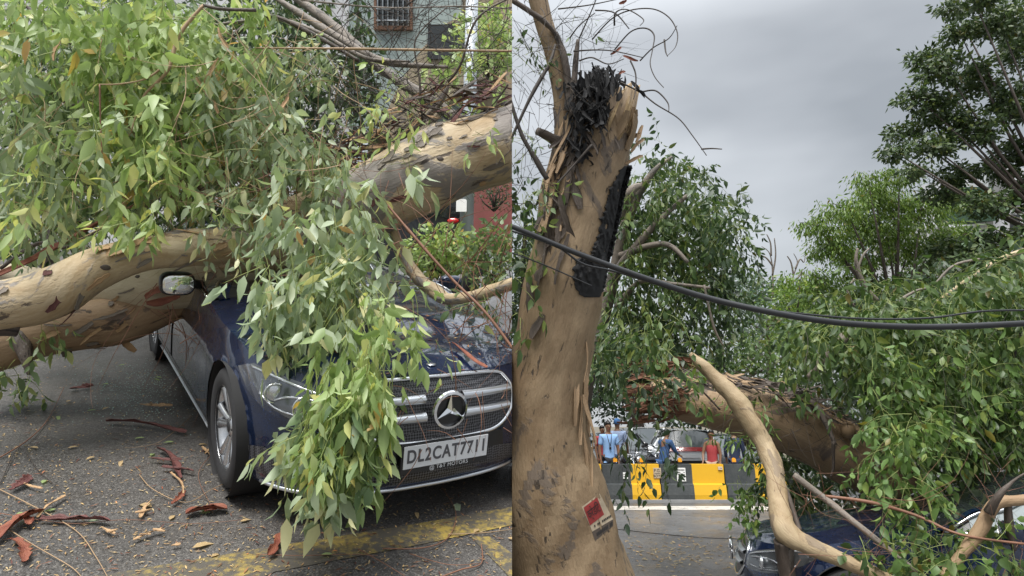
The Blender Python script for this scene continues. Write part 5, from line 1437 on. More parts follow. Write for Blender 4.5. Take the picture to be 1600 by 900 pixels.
# ---------------- cars beyond the barrier
def small_car(label, x, y, rot, paint, L=4.0, W=1.72, H=1.55, band=None, hood=1.0, rear=False):
    e = thing('parked_car', label, 'car', matrix=Matrix.Translation((x, y, 0)) @ Matrix.Rotation(rot, 4, 'Z'), group='cars beyond the barrier')
    hw = W / 2
    # side profile: (y, z of body top, half width factor)
    st = [(0, .62, .80), (.08, .74, .90), (.35, .90 * hood, .96), (1.0, 1.0 * hood, 1), (1.6, 1.02, 1), (3.2, 1.04, 1), (L - .25, 1.02, .97), (L, .85, .88)]
    if rear: st = [(0, .70, .86), (.05, .98, .94), (.14, 1.04, .97), (.5, 1.05, 1), (1.6, 1.04, 1), (3.2, 1.02, 1), (L - .4, .90, .97), (L, .7, .85)]
    S = smooth_path([(y_, z_, w_) for y_, z_, w_ in st], 5)
    mb = MB(); rows = []
    for y_, z_, w_ in S:
        w2 = hw * min(1, w_); rows.append([(-w2 * .5 + .0, y_, .22), (-w2 * .97, y_, .24), (-w2, y_, .50), (-w2 * .99, y_, z_ - .16), (-w2 * .90, y_, z_ - .03), (-w2 * .45, y_, z_ + .015), (0, y_, z_ + .025), (w2 * .45, y_, z_ + .015), (w2 * .90, y_, z_ - .03), (w2 * .99, y_, z_ - .16), (w2, y_, .50), (w2 * .97, y_, .24), (w2 * .5, y_, .22)])
    n = len(rows[0]); fs = [(i * n + j, (i + 1) * n + j, (i + 1) * n + j + 1, i * n + j + 1) for i in range(len(rows) - 1) for j in range(n - 1)]
    fs.append(tuple(range(n))); fs.append(tuple((len(rows) - 1) * n + j for j in reversed(range(n))))
    mb.add([v for r_ in rows for v in r_], fs); obj('body', mb, paint, e)
    def slab(P, mat, nm):
        m = MB(); m.add(P, [tuple(range(len(P)))]); return obj(nm, m, mat, e, smooth=False)
    zb = 1.0; ta, tb, tc_, td = 1.05, 1.75, L - .95, L - .25
    if rear: zb, ta, tb, tc_, td = 1.10, .16, .52, L - 1.9, L - 1.1
    r1, r0 = hw * .70, hw * .90
    rf = MB(); rf.grid(lambda u, v: Vector(((u * 2 - 1) * r1, tb + (tc_ - tb) * v, H - .05 * (u * 2 - 1) ** 2 - .03 * (v * 2 - 1) ** 2)), 8, 8)
    for s_ in (-1, 1):
        for (ya, yb) in ((ta, tb), (td, tc_)): rf.tube([Vector((s_ * r0, ya, zb)), Vector((s_ * r1, yb, H - .06))], .04, 6)
    obj('roof', rf, paint, e)
    ws = MB(); ws.grid(lambda u, v: Vector(((u * 2 - 1) * (r0 + (r1 - r0) * v), ta + (tb - ta) * v + .10 * (u * 2 - 1) ** 2, zb + (H - .05 - zb) * v)), 8, 6); obj('rear_window' if rear else 'windscreen', ws, 'dusk_glass', e)
    for s_ in (-1, 1):
        slab([(s_ * r0, ta, zb), (s_ * r0, td, zb), (s_ * r1, tc_, H - .05), (s_ * r1, tb, H - .05)][::s_], 'car_glass', 'side_window')
        t = MB(); t.sphere((s_ * (hw * .78), .10, .98 if rear else .74), .15, 16, 8, (1.15, .55, .5)); h_ = obj('tail_light' if rear else 'headlight', t, 'red_lens' if rear else 'lamp_silver', e)
        t = MB(); t.sphere((s_ * (hw + .08), 1.25, 1.02), .10, 12, 8, (1, .6, .7)); t.tube([Vector((s_ * hw * .9, 1.28, .98)), Vector((s_ * (hw + .02), 1.26, 1.0))], .02, 6); obj('mirror', t, paint, e)
        for yy in (.75, L - .75):
            t = MB(); t.lathe([(0, -.1), (.2, -.1), (.31, -.09), (.32, -.05), (.32, .05), (.31, .09), (.2, .1), (0, .1)], 'x', 24, (s_ * (hw - .08), yy, .32)); wq = obj('wheel', t, 'tyre_rubber', e)
            t = MB(); t.lathe([(0, .105 * s_), (.19, .108 * s_)], 'x', 20, (s_ * (hw - .08), yy, .32)); obj('rim', t, 'alloy', wq)
    g_ = MB(); g_.box((0, .0, .70 if rear else .74), (1.2 if rear else .9, .10, .10)); g_.box((0, -.0, .36), (1.1, .12, .16)); obj('bumper_trim' if rear else 'grille', g_, 'black_trim', e, smooth=False)
    g_ = MB(); g_.box((0, -.02 if rear else -.07, .88 if rear else .66), (.5, .03, .11)); pl_ = obj('license_plate', g_, 'plate_white', e, smooth=False)
    if band:
        g_ = MB(); g_.grid(lambda u, v: Vector(((u * 2 - 1) * r0 * .98, -.012 + .07 * v + .06 * (u * 2 - 1) ** 2, 1.0 + .11 * v)), 8, 2); obj('lamp_band', g_, band, e)
    return e
small_car('white car with a red lamp band under its rear window, its back to us', gx(1080, 18.4), 18.4, -.10, 'white_car_paint', 4.0, 1.75, 1.62, 'red_car_paint', 1.0, True)
small_car('white car parked behind and left of the one with the red lamp band', gx(1042, 22.5), 22.5, .15, 'white_car_paint', 4.2, 1.75, 1.65)
small_car('dark car behind the motorcycles beyond the barrier', gx(990, 19.8), 19.8, .1, 'black_car_paint', 4.2, 1.8, 1.50)
small_car('grey car with red lower trim beyond the barrier beside the person in navy', gx(1190, 18.8), 18.8, .2, 'grey_car_paint', 4.3, 1.8, 1.45, None, 1.0)

# ---------------- the damaged saloon on this side
TH = R(-109)
saloon('dark blue saloon car under the fallen crown, its chrome-edged side windows showing', Matrix.Translation((2.02, 6.15, 0)) @ Matrix.Rotation(TH, 4, 'Z'), [(2.6, .9, .10)], False)

# ---------------- the standing broken trunk
BT = thing('broken_tree', 'leaning broken eucalyptus trunk with charred scar and red poster, twigs at its torn top', 'tree', ground(890, 1090))
D0 = 4.0
rows = [(905, 1120, D0, 146), (892, 1000, D0, 126), (880, 900, D0, 108), (863, 800, D0, 92), (849, 700, D0, 74), (852, 620, D0, 66), (861, 560, D0, 64), (874, 480, D0, 62), (890, 400, D0, 61), (905, 320, D0, 61), (920, 250, D0, 60), (931, 205, D0, 54)]
t = MB(); P_, R_ = pxpath(rows, 8); SD = 48
t.tube(P_, R_, SD, False, 0, .09, 2.6)
# torn top: the ring continues upward by a different amount all round, with thickness
last = [Vector(v) for v in t.v[-SD:]]; cen = sum(last, Vector()) / SD; ax = (P_[-1] - P_[-2]).normalized()
rx_ = Vector((1, 0, 0)); tops = []; inn = []
for k, v in enumerate(last):
    d_ = (v - cen).normalized(); sx = d_.dot(rx_); fy = -d_.y
    hgt = .10 + .16 * max(0, sx) + .10 * max(0, fy) * (.5 + .5 * sx) - .06 * max(0, -sx)
    hgt += .07 * (rng.random() - .4) + (.05 if k % 5 == 0 else 0)
    tp = v + ax * max(.01, hgt) - d_ * (.02 + .02 * rng.random()); tops.append(tp); inn.append(tp - d_ * .035 - ax * .02)
b0 = len(t.v) - SD
t.v += [tuple(v) for v in tops] + [tuple(v) for v in inn] + [tuple(cen - ax * .12)]
L0 = 2.6
for k in range(SD):
    k2 = (k + 1) % SD; c0 = 2 * math.pi * R_[-1]
    t.f.append((b0 + k, b0 + k2, b0 + SD + k2, b0 + SD + k)); t.uv.append(((k / SD * c0, L0), ((k + 1) / SD * c0, L0), ((k + 1) / SD * c0, L0 + .2), (k / SD * c0, L0 + .2))); t.mi.append(0)
    t.f.append((b0 + SD + k, b0 + SD + k2, b0 + 2 * SD + k2, b0 + 2 * SD + k)); t.uv.append(None); t.mi.append(1)
    t.f.append((b0 + 2 * SD + k, b0 + 2 * SD + k2, b0 + 3 * SD)); t.uv.append(None); t.mi.append(2)
TRUNK_MB = t; obj('trunk', t, ['bark_standing', 'split_wood', 'char'], BT)
# pale splinters on the right of the top
t = MB()
for _ in range(34):
    x = rng.uniform(928, 990); y = 215 - max(0, x - 925) * .35; p = at(x, y + rng.uniform(0, 20), D0 - rng.uniform(.0, .2)); a_ = ax * 1 + Vector((rng.gauss(.02, .12), rng.gauss(0, .1), 0))
    bark_strip(t, p + ax * .03, a_, -FW + Vector((rng.gauss(0, .4), 0, 0)), rng.uniform(.10, .26), rng.uniform(.03, .07), .8, 6, 0, .012)
obj('splinter', t, 'bark_standing', BT)
t = MB()
for _ in range(70):
    x = rng.uniform(893, 984); y = 222 - (x - 890) * .42 + rng.uniform(-14, 16); p = at(x, y, D0 - rng.uniform(-.12, .2)); a_ = ax * 1 + Vector((rng.gauss(.0, .10), rng.gauss(0, .1), 0))
    bark_strip(t, p, a_, -FW + Vector((rng.gauss(0, .5), 0, 0)), rng.uniform(.10, .32), rng.uniform(.006, .024), 1.0, 6, 0, .006, .6, .5)
obj('splinter', t, 'split_wood', BT)
# charred scar hanging down the right flank
TC = [(112, 943, 56), (205, 937, 56), (250, 926, 62), (320, 911, 63), (400, 896, 64), (480, 881, 66), (560, 868, 69), (620, 859, 71), (700, 854, 76), (800, 866, 92), (900, 882, 109)]
from mathutils.bvhtree import BVHTree
BV = BVHTree.FromPolygons([Vector(v) for v in TRUNK_MB.v], [tuple(f) for f in TRUNK_MB.f])
def onbark(px, py, lift=0.0):
    dv = (at(px, py, 1) - CAM).normalized(); hit = BV.ray_cast(CAM, dv, 20)[0]
    if hit is None:
        k = 1
        while hit is None and k < 12:
            hit = BV.ray_cast(CAM, (at(px + (-k if px > 890 else k) * 2, py, 1) - CAM).normalized(), 20)[0]; k += 1
        dd = (hit - CAM).length if hit is not None else D0
        return CAM + dv * (dd - lift)
    return hit - dv * (lift + .002)
SE_ = [(258, 986, 992), (272, 974, 990), (290, 964, 985), (315, 956, 979), (345, 948, 973), (375, 940, 966), (398, 930, 961), (407, 907, 957), (430, 902, 953), (452, 908, 949), (466, 920, 941)]
t = MB()
def scar(u, v):
    y = 258 + 208 * v; jl = 7 * noise.fractal(Vector((y * .13, 1, 0)), 1, 2, 4); jr = 3 * noise.fractal(Vector((y * .2, 5, 0)), 1, 2, 4)
    xl = np.interp(y, [q[0] for q in SE_], [q[1] for q in SE_]) + jl; xr = np.interp(y, [q[0] for q in SE_], [q[2] for q in SE_]) + jr
    xl -= 9; xr -= 4; x = xl + (xr - xl) * u; e = min(1, 5 * min(u, 1 - u, v, 1 - v))
    return onbark(x, y, .004 + .014 * e ** .6 + .03 * e * noise.fractal(Vector((x * .16, y * .05, 0)), 1, 2, 5)) if e > 0 else onbark(x, y, -.03)
t.grid(scar, 30, 120); obj('charred_scar', t, 'char', BT)
t = MB()
for q in ((901, 272, 9),):
    p = onbark(q[0], q[1], -.02)
    ring = [p + Vector((math.cos(a) * q[2] * D0 / F * 1.2, 0, 0)) + UP * (math.sin(a) * q[2] * D0 / F * .7) for a in [k * math.pi / 12 for k in range(25)]]
    t.tube(ring, .012, 8, False); t.sphere(p + FW * .012, q[2] * D0 / F, 14, 8, (1.1, .5, .65))
obj('knot', t, 'bark_dark', BT)
# dark stained flakes of old bark
t = MB()
for _ in range(42):
    y = abs(rng.gauss(0, 110)) + 215
    if y > 560: continue
    c = np.interp(y, [q[0] for q in TC], [q[1] for q in TC]); rr_ = np.interp(y, [q[0] for q in TC], [q[2] for q in TC]); x = c + rr_ * (-.92 + abs(rng.gauss(0, .3)))
    bark_strip(t, onbark(x, y, .004), (P_[-1] - P_[-12]) + Vector((rng.gauss(0, .12), 0, 0)), -FW + Vector((max(-1, (x - c) / rr_), 0, 0)), rng.uniform(.06, .35), rng.uniform(.015, .06), .7, 7, 0, .004, .2)
obj('old_bark', t, 'bark_dark', BT)
# peeling bark along the right edge and the upper left
t = MB()
for _ in range(26):
    y = rng.uniform(440, 760); xr = 962 - abs(y - 680) * .02 - (0 if y > 600 else 0); 
    xr = np.interp(y, [440, 500, 600, 700, 760], [944, 934, 918, 918, 934]); p = at(xr - rng.uniform(0, 22), y, D0 - rng.uniform(.05, .2))
    bark_strip(t, p, Vector((rng.gauss(.02, .05) - .1 * (y > 620) + .1 * (y < 560), 0, 1)), Vector((1, -.8, 0)), rng.uniform(.15, .4), rng.uniform(.015, .045), 1.6, 10, 0, .004, .3)
for _ in range(34):
    y = rng.uniform(215, 330); xr = np.interp(y, [200, 330], [885, 858]); p = at(xr + rng.uniform(-6, 26), y, D0 - rng.uniform(.08, .22))
    bark_strip(t, p, Vector((rng.gauss(.25, .15), 0, 1)), Vector((-.6, -1, 0)), rng.uniform(.12, .4), rng.uniform(.015, .045), 1.6, 8, 0, .004, .3)
for q in ((1002, 210), (1000, 228), (994, 250), (990, 212)): bark_strip(t, at(q[0] - 4, q[1], D0 - .1), Vector((1, 0, rng.gauss(.4, .5))), -FW, .12, .03, 2, 6)
obj('loose_bark', t, 'bark_fallen', BT)
# black nest of debris in the fork
t = MB()
for _ in range(620):
    u = rng.random(); x = rng.gauss(918, 18) + (0 if u > .3 else 22); y = rng.uniform(128, 250) if x < 925 else rng.uniform(112, 195)
    if x > 950 and y > 150: continue
    p = at(x, y, D0 - rng.uniform(-.1, .30)); bark_strip(t, p, Vector((rng.gauss(.1, .5), rng.gauss(0, .4), 1)), Vector((rng.gauss(0, 1), -1, 0)), rng.uniform(.04, .17), rng.uniform(.006, .035), rng.uniform(.5, 2.5), 5, 0, .003, .8, .6)
t.sphere(at(915, 205, D0 - .02), .16, 16, 10, (.75, .7, 1.4)); t.sphere(at(938, 160, D0), .11, 14, 10, (.9, .8, 1.3))
obj('loose_bark', t, 'char', BT)
t = MB()
for _ in range(40):
    p = at(rng.gauss(910, 20), rng.uniform(140, 240), D0 - rng.uniform(.15, .26)); bark_strip(t, p, Vector((rng.gauss(0, .6), 0, 1)), -FW, rng.uniform(.05, .16), rng.uniform(.01, .025), 1.5, 5, 0, .003)
obj('loose_bark', t, 'bark_dark', BT)
t = MB(); limb(t, [(832, -40, 3.95, 15), (846, 20, 3.95, 14), (862, 75, 3.95, 13), (874, 130, 3.97, 13), (879, 180, 3.98, 13), (884, 225, 4.0, 17), (892, 265, 4.0, 14)], 18, 8, .10, 4); obj('limb', t, 'bark_standing', BT)
for m, rows in (('bark_dark', [(893, 215, 3.85, 9), (895, 160, 3.84, 6), (898, 110, 3.84, 5), (903, 62, 3.84, 3)]), ('bark_dark', [(890, 170, 3.9, 7), (886, 110, 3.9, 6), (872, 60, 3.9, 4), (845, 30, 3.85, 4), (800, 0, 3.8, 4)]),
                ('bark_dark', [(840, 205, 3.8, 6), (860, 215, 3.85, 8), (885, 235, 3.9, 14), (870, 260, 3.9, 12)]), ('twig_dark', [(855, 280, 3.7, 4), (832, 240, 3.7, 4), (815, 210, 3.7, 3), (795, 150, 3.7, 3)]),
                ('twig_dark', [(795, 225, 3.7, 2), (830, 150, 3.7, 3), (858, 100, 3.75, 3), (868, 70, 3.8, 2)]), ('twig_dark', [(868, 290, 3.7, 1.5), (895, 260, 3.7, 2), (925, 226, 3.7, 2)])):
    t = MB(); limb(t, rows, 10, 6, .3, 9); obj('branch', t, m, BT)
TEND = [[(925, 62), (955, 30), (985, 16), (1020, 14), (1045, 27), (1058, 50), (1056, 72), (1043, 87)], [(960, 78), (985, 50), (1008, 44), (1022, 55), (1019, 80), (1016, 100), (1023, 120), (1037, 137)],
        [(968, 128), (1000, 144), (1025, 163), (1060, 185), (1082, 212), (1104, 243)], [(1096, 233), (1112, 232), (1128, 233)], [(905, 60), (925, 15), (935, -10)], [(872, 14), (920, 8), (968, -2)],
        [(896, 80), (930, 78), (960, 80), (1005, 90)], [(985, 95), (993, 115), (993, 140), (990, 155)], [(1005, 143), (1025, 142), (1043, 160), (1045, 175)], [(1000, 95), (1020, 75), (1045, 60), (1058, 40)],
        [(905, 95), (925, 90), (950, 100), (975, 92)], [(960, 40), (962, 20), (980, 15), (1005, 30), (1000, 40)], [(890, 60), (905, 40), (930, 20)], [(1038, 62), (1040, 80), (1043, 88)], [(930, 16), (960, 20), (983, 45)]]
for P in TEND:
    t = MB(); pts, rr = pxpath([(x, y, 3.8 - .05 * k, 1.5 - 1.0 * k / len(P)) for k, (x, y) in enumerate(P)], 8); t.tube(pts, [max(.0018, r) for r in rr], 4); obj('tendril', t, 'twig_dark', BT)
tw = MB(); strands(tw, 120, [(800, 0), (880, 0), (900, 100), (850, 200), (850, 330), (800, 340)], 3.5, 4.2, .15, .6, .0017, GR, .09, (.2, 0, .3))
strands(tw, 40, [(880, 20), (960, 60), (970, 130), (890, 140)], 3.7, 4.1, .12, .4, .0014, GR, .12, (.4, 0, .5))
o = obj('twigs', tw, 'twig_dark', BT); o['kind'] = 'stuff'
def leafyR(*a, **k): return leafy(*a, **k)
leafy([(800, -10), (850, 0), (850, 120), (800, 140)], 14, 3.6, 4.1, .12, .25, .06, 'leaf_shade', BT, GR, gap=.05)
leafy([(890, 20), (935, 25), (930, 60), (890, 50)], 3, 3.7, 3.9, .1, .15, .07, 'leaf_mid', BT, GR, gap=.06)
leafy([(800, 130), (840, 240), (850, 310), (800, 330)], 16, 3.6, 4.1, .12, .3, .06, 'leaf_shade', BT, GR, gap=.05)
leafy([(835, 280), (860, 270), (865, 330), (835, 330)], 6, 3.55, 3.7, .1, .2, .07, 'leaf_right', BT, GR, gap=.04)
for q in ((973, 4, .05), (985, 92, .09), (962, 80, .08), (972, 114, .04)):
    t = MB(); bark_strip(t, at(q[0], q[1], 3.75), Vector((1, 0, rng.gauss(.2, .4))), -FW, q[2], .02, 2, 6); obj('loose_bark', t, 'peel_red', BT)

# the pasted poster
t = MB(); PQ = [(911, 792), (934, 776), (946, 806), (922, 826)]
PO = thing('paper_poster', 'torn red and white poster pasted aslant on the broken trunk', 'poster', onbark(930, 830))
def patch(P, lift, mat, nm, n=6):
    m = MB()
    def fn(u, v):
        x = (P[0][0] * (1 - u) + P[1][0] * u) * (1 - v) + (P[3][0] * (1 - u) + P[2][0] * u) * v; y = (P[0][1] * (1 - u) + P[1][1] * u) * (1 - v) + (P[3][1] * (1 - u) + P[2][1] * u) * v
        return onbark(x, y, lift)
    m.grid(fn, n, n); obj(nm, m, mat, PO); return fn
patch([(909, 792), (937, 771), (958, 812), (926, 832)], 0, 'poster_cream', 'sheet')
f1 = patch([(912, 793), (933, 777), (944, 804), (922, 821)], .003, 'poster_red', 'red_panel')
patch([(925, 831), (958, 811), (958, 822), (930, 845)], .001, 'bark_dark', 'torn_strip')
try:
    me = text_mb('क्रेडिट', 1.0, Matrix.Identity(4), 0)
    xs_ = [v[0] for v in me.v]; ys_ = [v[1] for v in me.v]; x0, x1, y0_, y1_ = min(xs_), max(xs_), min(ys_), max(ys_)
    off_ = org(PO)
    me.v = [tuple(f1(.08 + .84 * (v[0] - x0) / (x1 - x0), 1 - (.12 + .76 * (v[1] - y0_) / (y1_ - y0_))) - FW * .003) for v in me.v]
    obj('lettering', me, 'ink', PO, smooth=False)
except Exception as ex: print('text', ex)
t = MB()
for row, (a_, b_) in enumerate((((928, 823), (955, 806)), ((932, 836), (957, 818)))):
    for k in range(11):
        if rng.random() < .12: continue
        u = (k + .5) / 11; px = a_[0] + (b_[0] - a_[0]) * u; py = a_[1] + (b_[1] - a_[1]) * u; h_ = 2.2 if row == 0 else 3.4
        q = [onbark(px - .9, py - h_ + .6, .005), onbark(px + .9, py - h_ - .4, .005), onbark(px + .9 + .6, py + h_ * .6 - .4, .005), onbark(px - .9 + .6, py + h_ * .6 + .6, .005)]; t.add(q, [(0, 3, 2, 1)])
obj('small_print', t, 'ink', PO, smooth=False)['kind'] = 'stuff'

# ---------------- the fallen trunk
FR = thing('fallen_tree', 'huge splintered eucalyptus trunk fallen over the road with its leafy crown on the dark saloon', 'tree', ground(1370, 960))
t = MB(); limb(t, [(1015, 618, 7.0, 24), (1050, 622, 6.95, 33), (1100, 627, 6.9, 41), (1160, 637, 6.8, 47), (1220, 655, 6.7, 49), (1280, 684, 6.6, 47), (1330, 713, 6.5, 45), (1375, 738, 6.45, 42), (1450, 790, 6.4, 36)], 32, 8, .10, 1.8); obj('trunk', t, 'bark_fallen', FR)
t = MB(); limb(t, [(1095, 585, 7.15, 8), (1060, 580, 7.15, 17), (1020, 582, 7.15, 15), (985, 590, 7.15, 6)], 14, 6, .3, 5); obj('stub', t, 'bark_dark', FR)
t = MB()
for _ in range(110):
    x = rng.uniform(990, 1065); y = rng.gauss(624, 15) + (x - 1000) * .05; p = at(x, y, 6.95 - rng.uniform(0, .3)); bark_strip(t, p, Vector((-1, 0, rng.gauss(-.12, .16))), -FW, rng.uniform(.15, .5), rng.uniform(.015, .05), 1.0, 6, 0, .01)
for _ in range(30):
    x = rng.uniform(985, 1075); y = rng.gauss(575, 10); p = at(x, y, 7.0); bark_strip(t, p, Vector((-1, 0, rng.gauss(0, .2))), -FW, rng.uniform(.2, .5), rng.uniform(.02, .06), 1.0, 6, 0, .01)
obj('splinter', t, 'splinter', FR)
t = MB(); limb(t, [(1079, 553, 5.6, 4.0), (1092, 566, 5.55, 8.0), (1115, 588, 5.5, 11.2), (1145, 618, 5.4, 13.6), (1170, 655, 5.3, 15.2), (1196, 698, 5.2, 14.4), (1212, 745, 5.0, 14.4), (1218, 790, 4.8, 15.2), (1228, 828, 4.6, 17.6), (1262, 852, 4.5, 14.4), (1310, 873, 4.4, 12.0), (1375, 900, 4.3, 9.6), (1420, 920, 4.25, 8.8)], 24, 12, .22, 6); obj('limb', t, 'bark_thin', FR)
t = MB(); limb(t, [(1225, 845, 4.6, 15), (1228, 880, 4.6, 13), (1234, 930, 4.6, 12)], 12, 6, .15, 6); obj('stub', t, 'bark_dark', FR)
for m, rows in (('bark_dark', [(1228, 765, 4.9, 4), (1240, 800, 4.8, 4), (1250, 830, 4.7, 4)]), ('bark_grey', [(1240, 742, 4.7, 5), (1290, 780, 4.6, 5), (1340, 820, 4.4, 5), (1390, 860, 4.3, 4), (1450, 905, 4.2, 3)]),
                ('twig_red', [(1290, 775, 4.6, 2), (1360, 785, 4.5, 3), (1430, 805, 4.4, 2.5), (1500, 835, 4.2, 2), (1600, 850, 4.1, 2)]),
                ('bark_fallen', [(1625, 778, 4.2, 9), (1590, 782, 4.2, 9), (1560, 785, 4.2, 9), (1545, 800, 4.2, 10), (1530, 830, 4.2, 10), (1500, 870, 4.2, 9), (1470, 910, 4.2, 9)]),
                ('bark_dark', [(1545, 800, 4.15, 8), (1560, 775, 4.1, 6), (1585, 750, 4.1, 2), (1610, 735, 4.1, 1.5)]), ('bark_dark', [(1575, 790, 4.2, 5), (1578, 830, 4.2, 6), (1585, 860, 4.2, 3)]),
                ('bark_dark', [(1150, 590, 6.6, 4), (1220, 605, 6.4, 5), (1270, 630, 6.2, 5), (1290, 660, 6.1, 4), (1305, 695, 6.0, 3)]), ('bark_dark', [(1302, 690, 6.0, 3), (1302, 730, 6.0, 2), (1298, 745, 6, 1.5)]),
                ('bark_grey', [(1265, 590, 6.3, 6), (1290, 560, 6.2, 8), (1315, 530, 6.2, 9), (1330, 520, 6.2, 5), (1380, 510, 6.2, 2)]),
                ('bark_cream', [(1430, 500, 6.6, 3), (1480, 460, 6.6, 3), (1530, 425, 6.6, 3.5), (1570, 402, 6.6, 3.5), (1620, 385, 6.6, 4)]), ('bark_cream', [(1480, 508, 6.2, 3), (1530, 480, 6.2, 3), (1580, 455, 6.2, 3), (1625, 440, 6.2, 3)]),
                ('bark_grey', [(1370, 470, 6.7, 4), (1350, 445, 6.7, 4), (1338, 410, 6.7, 3), (1340, 388, 6.7, 2)]), ('bark_grey', [(1338, 425, 6.7, 2), (1348, 400, 6.7, 2), (1358, 388, 6.7, 1)]),
                ('bark_grey', [(1415, 485, 6.6, 3), (1408, 470, 6.6, 3), (1430, 455, 6.6, 2), (1450, 450, 6.6, 1.5)]), ('bark_grey', [(1460, 445, 7, 2), (1490, 415, 7, 2), (1530, 405, 7, 2)]),
                ('bark_pale', [(1500, 625, 5.6, 4), (1525, 622, 5.6, 5), (1550, 620, 5.6, 3)]), ('twig_tan', [(1320, 543, 6, 2), (1380, 545, 6, 2), (1430, 555, 6, 1.5)]),
                ('twig_dark', [(1600, 490, 5.6, 2), (1590, 540, 5.6, 2), (1570, 600, 5.6, 2), (1555, 640, 5.5, 1.5)]), ('twig_green', [(1390, 660, 5.0, 2), (1420, 710, 4.9, 2), (1445, 765, 4.8, 2), (1462, 830, 4.7, 1.5)]),
                ('bark_grey', [(1335, 435, 7, 1.5), (1325, 455, 7, 2), (1335, 480, 7, 1.5)]), ('bark_dark', [(1125, 640, 6.2, 1.5), (1090, 605, 6.2, 1.5), (1060, 590, 6.2, 1.5)])):
    t = MB(); limb(t, rows, 9, 6, .15, 6); obj('branch', t, m, FR)
t = MB()
for _ in range(150):
    x = rng.uniform(1070, 1345); y = np.interp(x, [1070, 1160, 1250, 1345], [594, 597, 618, 680]) + rng.uniform(-14, 10); p = at(x, y, 6.6 - rng.uniform(.1, .4))
    bark_strip(t, p, Vector((1, 0, -.3 + rng.gauss(0, .35))), UP - FW * .5, rng.uniform(.08, .4), rng.uniform(.01, .04), rng.uniform(.6, 2.5), 6, rng.choice((0, 0, 0, 1)), .004)
obj('loose_bark', t, ['bark_dark', 'bark_fallen'], FR)
t = MB(); t.sphere(at(1325, 672, 6.25), .07, 14, 10, (1, 1, 1.2)); obj('knot', t, 'bark_fallen', FR)
tw = MB(); strands(tw, 130, [(1180, 560), (1600, 380), (1600, 900), (1250, 880)], 4.2, 7, .2, .8, .0018, GR, .07, (.3, 0, .1)); strands(tw, 50, [(1120, 600), (1340, 640), (1320, 760), (1250, 760)], 5.8, 6.3, .2, .6, .002, GR, .08, (.1, 0, -.5))
o = obj('twigs', tw, 'twig_dark', FR); o['kind'] = 'stuff'
tw = MB(); strands(tw, 80, [(1200, 700), (1400, 760), (1600, 700), (1600, 900), (1250, 900)], 4.1, 4.6, .2, .8, .0018, GR, .07, (.3, 0, -.2)); o = obj('twigs', tw, 'twig_red', FR); o['kind'] = 'stuff'
CR = [(1300, 470), (1350, 440), (1420, 450), (1500, 420), (1620, 380), (1620, 690), (1560, 690), (1460, 690), (1430, 700), (1420, 670), (1390, 600), (1330, 560), (1260, 530), (1250, 510)]
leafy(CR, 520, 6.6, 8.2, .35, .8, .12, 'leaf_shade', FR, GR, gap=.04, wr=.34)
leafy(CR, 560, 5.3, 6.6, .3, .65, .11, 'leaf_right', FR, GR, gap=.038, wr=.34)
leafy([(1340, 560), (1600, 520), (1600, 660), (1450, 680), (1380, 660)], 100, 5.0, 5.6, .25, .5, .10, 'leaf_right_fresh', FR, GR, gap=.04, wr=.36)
leafy([(1350, 470), (1600, 400), (1600, 480), (1380, 520)], 90, 6.4, 7.2, .3, .5, .13, 'leaf_mid', FR, GR, gap=.05, wr=.2)
leafy([(1380, 640), (1440, 620), (1440, 740), (1410, 800), (1370, 770)], 50, 4.5, 5.0, .25, .45, .09, 'leaf_right_fresh', FR, GR, wr=.4)
leafy([(1340, 820), (1600, 850), (1600, 910), (1350, 910)], 54, 4.1, 4.5, .2, .4, .09, 'leaf_right', FR, GR, wr=.45)
leafy([(1380, 820), (1560, 830), (1580, 880), (1400, 890)], 18, 3.9, 4.3, .15, .3, .09, 'leaf_right_fresh', FR, GR, wr=.5, gap=.045)
leafy([(1140, 610), (1200, 640), (1190, 720), (1150, 720)], 22, 5.8, 6.4, .2, .4, .10, 'leaf_right_fresh', FR, GR, wr=.2)
leafy([(1150, 740), (1180, 740), (1185, 800), (1145, 800)], 20, 5.4, 5.9, .15, .3, .08, 'leaf_right_fresh', FR, GR, wr=.45, gap=.04)
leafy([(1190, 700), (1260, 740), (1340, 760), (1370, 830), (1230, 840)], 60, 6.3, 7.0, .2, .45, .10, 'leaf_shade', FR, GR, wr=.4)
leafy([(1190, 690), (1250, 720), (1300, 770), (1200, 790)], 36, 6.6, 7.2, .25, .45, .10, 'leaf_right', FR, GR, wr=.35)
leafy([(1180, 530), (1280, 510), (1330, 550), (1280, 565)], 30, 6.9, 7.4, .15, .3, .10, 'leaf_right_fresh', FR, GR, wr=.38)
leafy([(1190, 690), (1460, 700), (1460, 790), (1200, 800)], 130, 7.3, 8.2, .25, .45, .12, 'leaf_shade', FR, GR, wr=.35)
# dark hanging sprays in front of the barrier
for q in ((985, 610, 5.0, .80), (1045, 600, 5.2, .45), (1022, 600, 5.0, .9), (985, 690, 5.0, .42), (1012, 700, 4.9, .45), (1030, 690, 5.0, .4)):
    s_ = Spray(GR, .10, .36, .05, .003)
    for _ in range(2): s_.twig(at(q[0] + rng.gauss(0, 10), q[1], q[2] + rng.gauss(0, .08)), Vector((rng.gauss(0, .4), 0, -1)), q[3] * rng.uniform(.6, 1.0), .9, .1, 0, None, .05)
    s_.build(FR, 'leaf_shade', 'twig_dark')
leafy([(930, 540), (1040, 560), (1045, 610), (1000, 610), (960, 590), (930, 590)], 36, 5.0, 6.2, .15, .32, .10, 'leaf_shade', FR, GR, wr=.36)
leafy([(940, 480), (1060, 480), (1070, 540), (950, 560)], 40, 4.8, 5.8, .2, .45, .09, 'leaf_right', FR, GR, wr=.4, gap=.045)
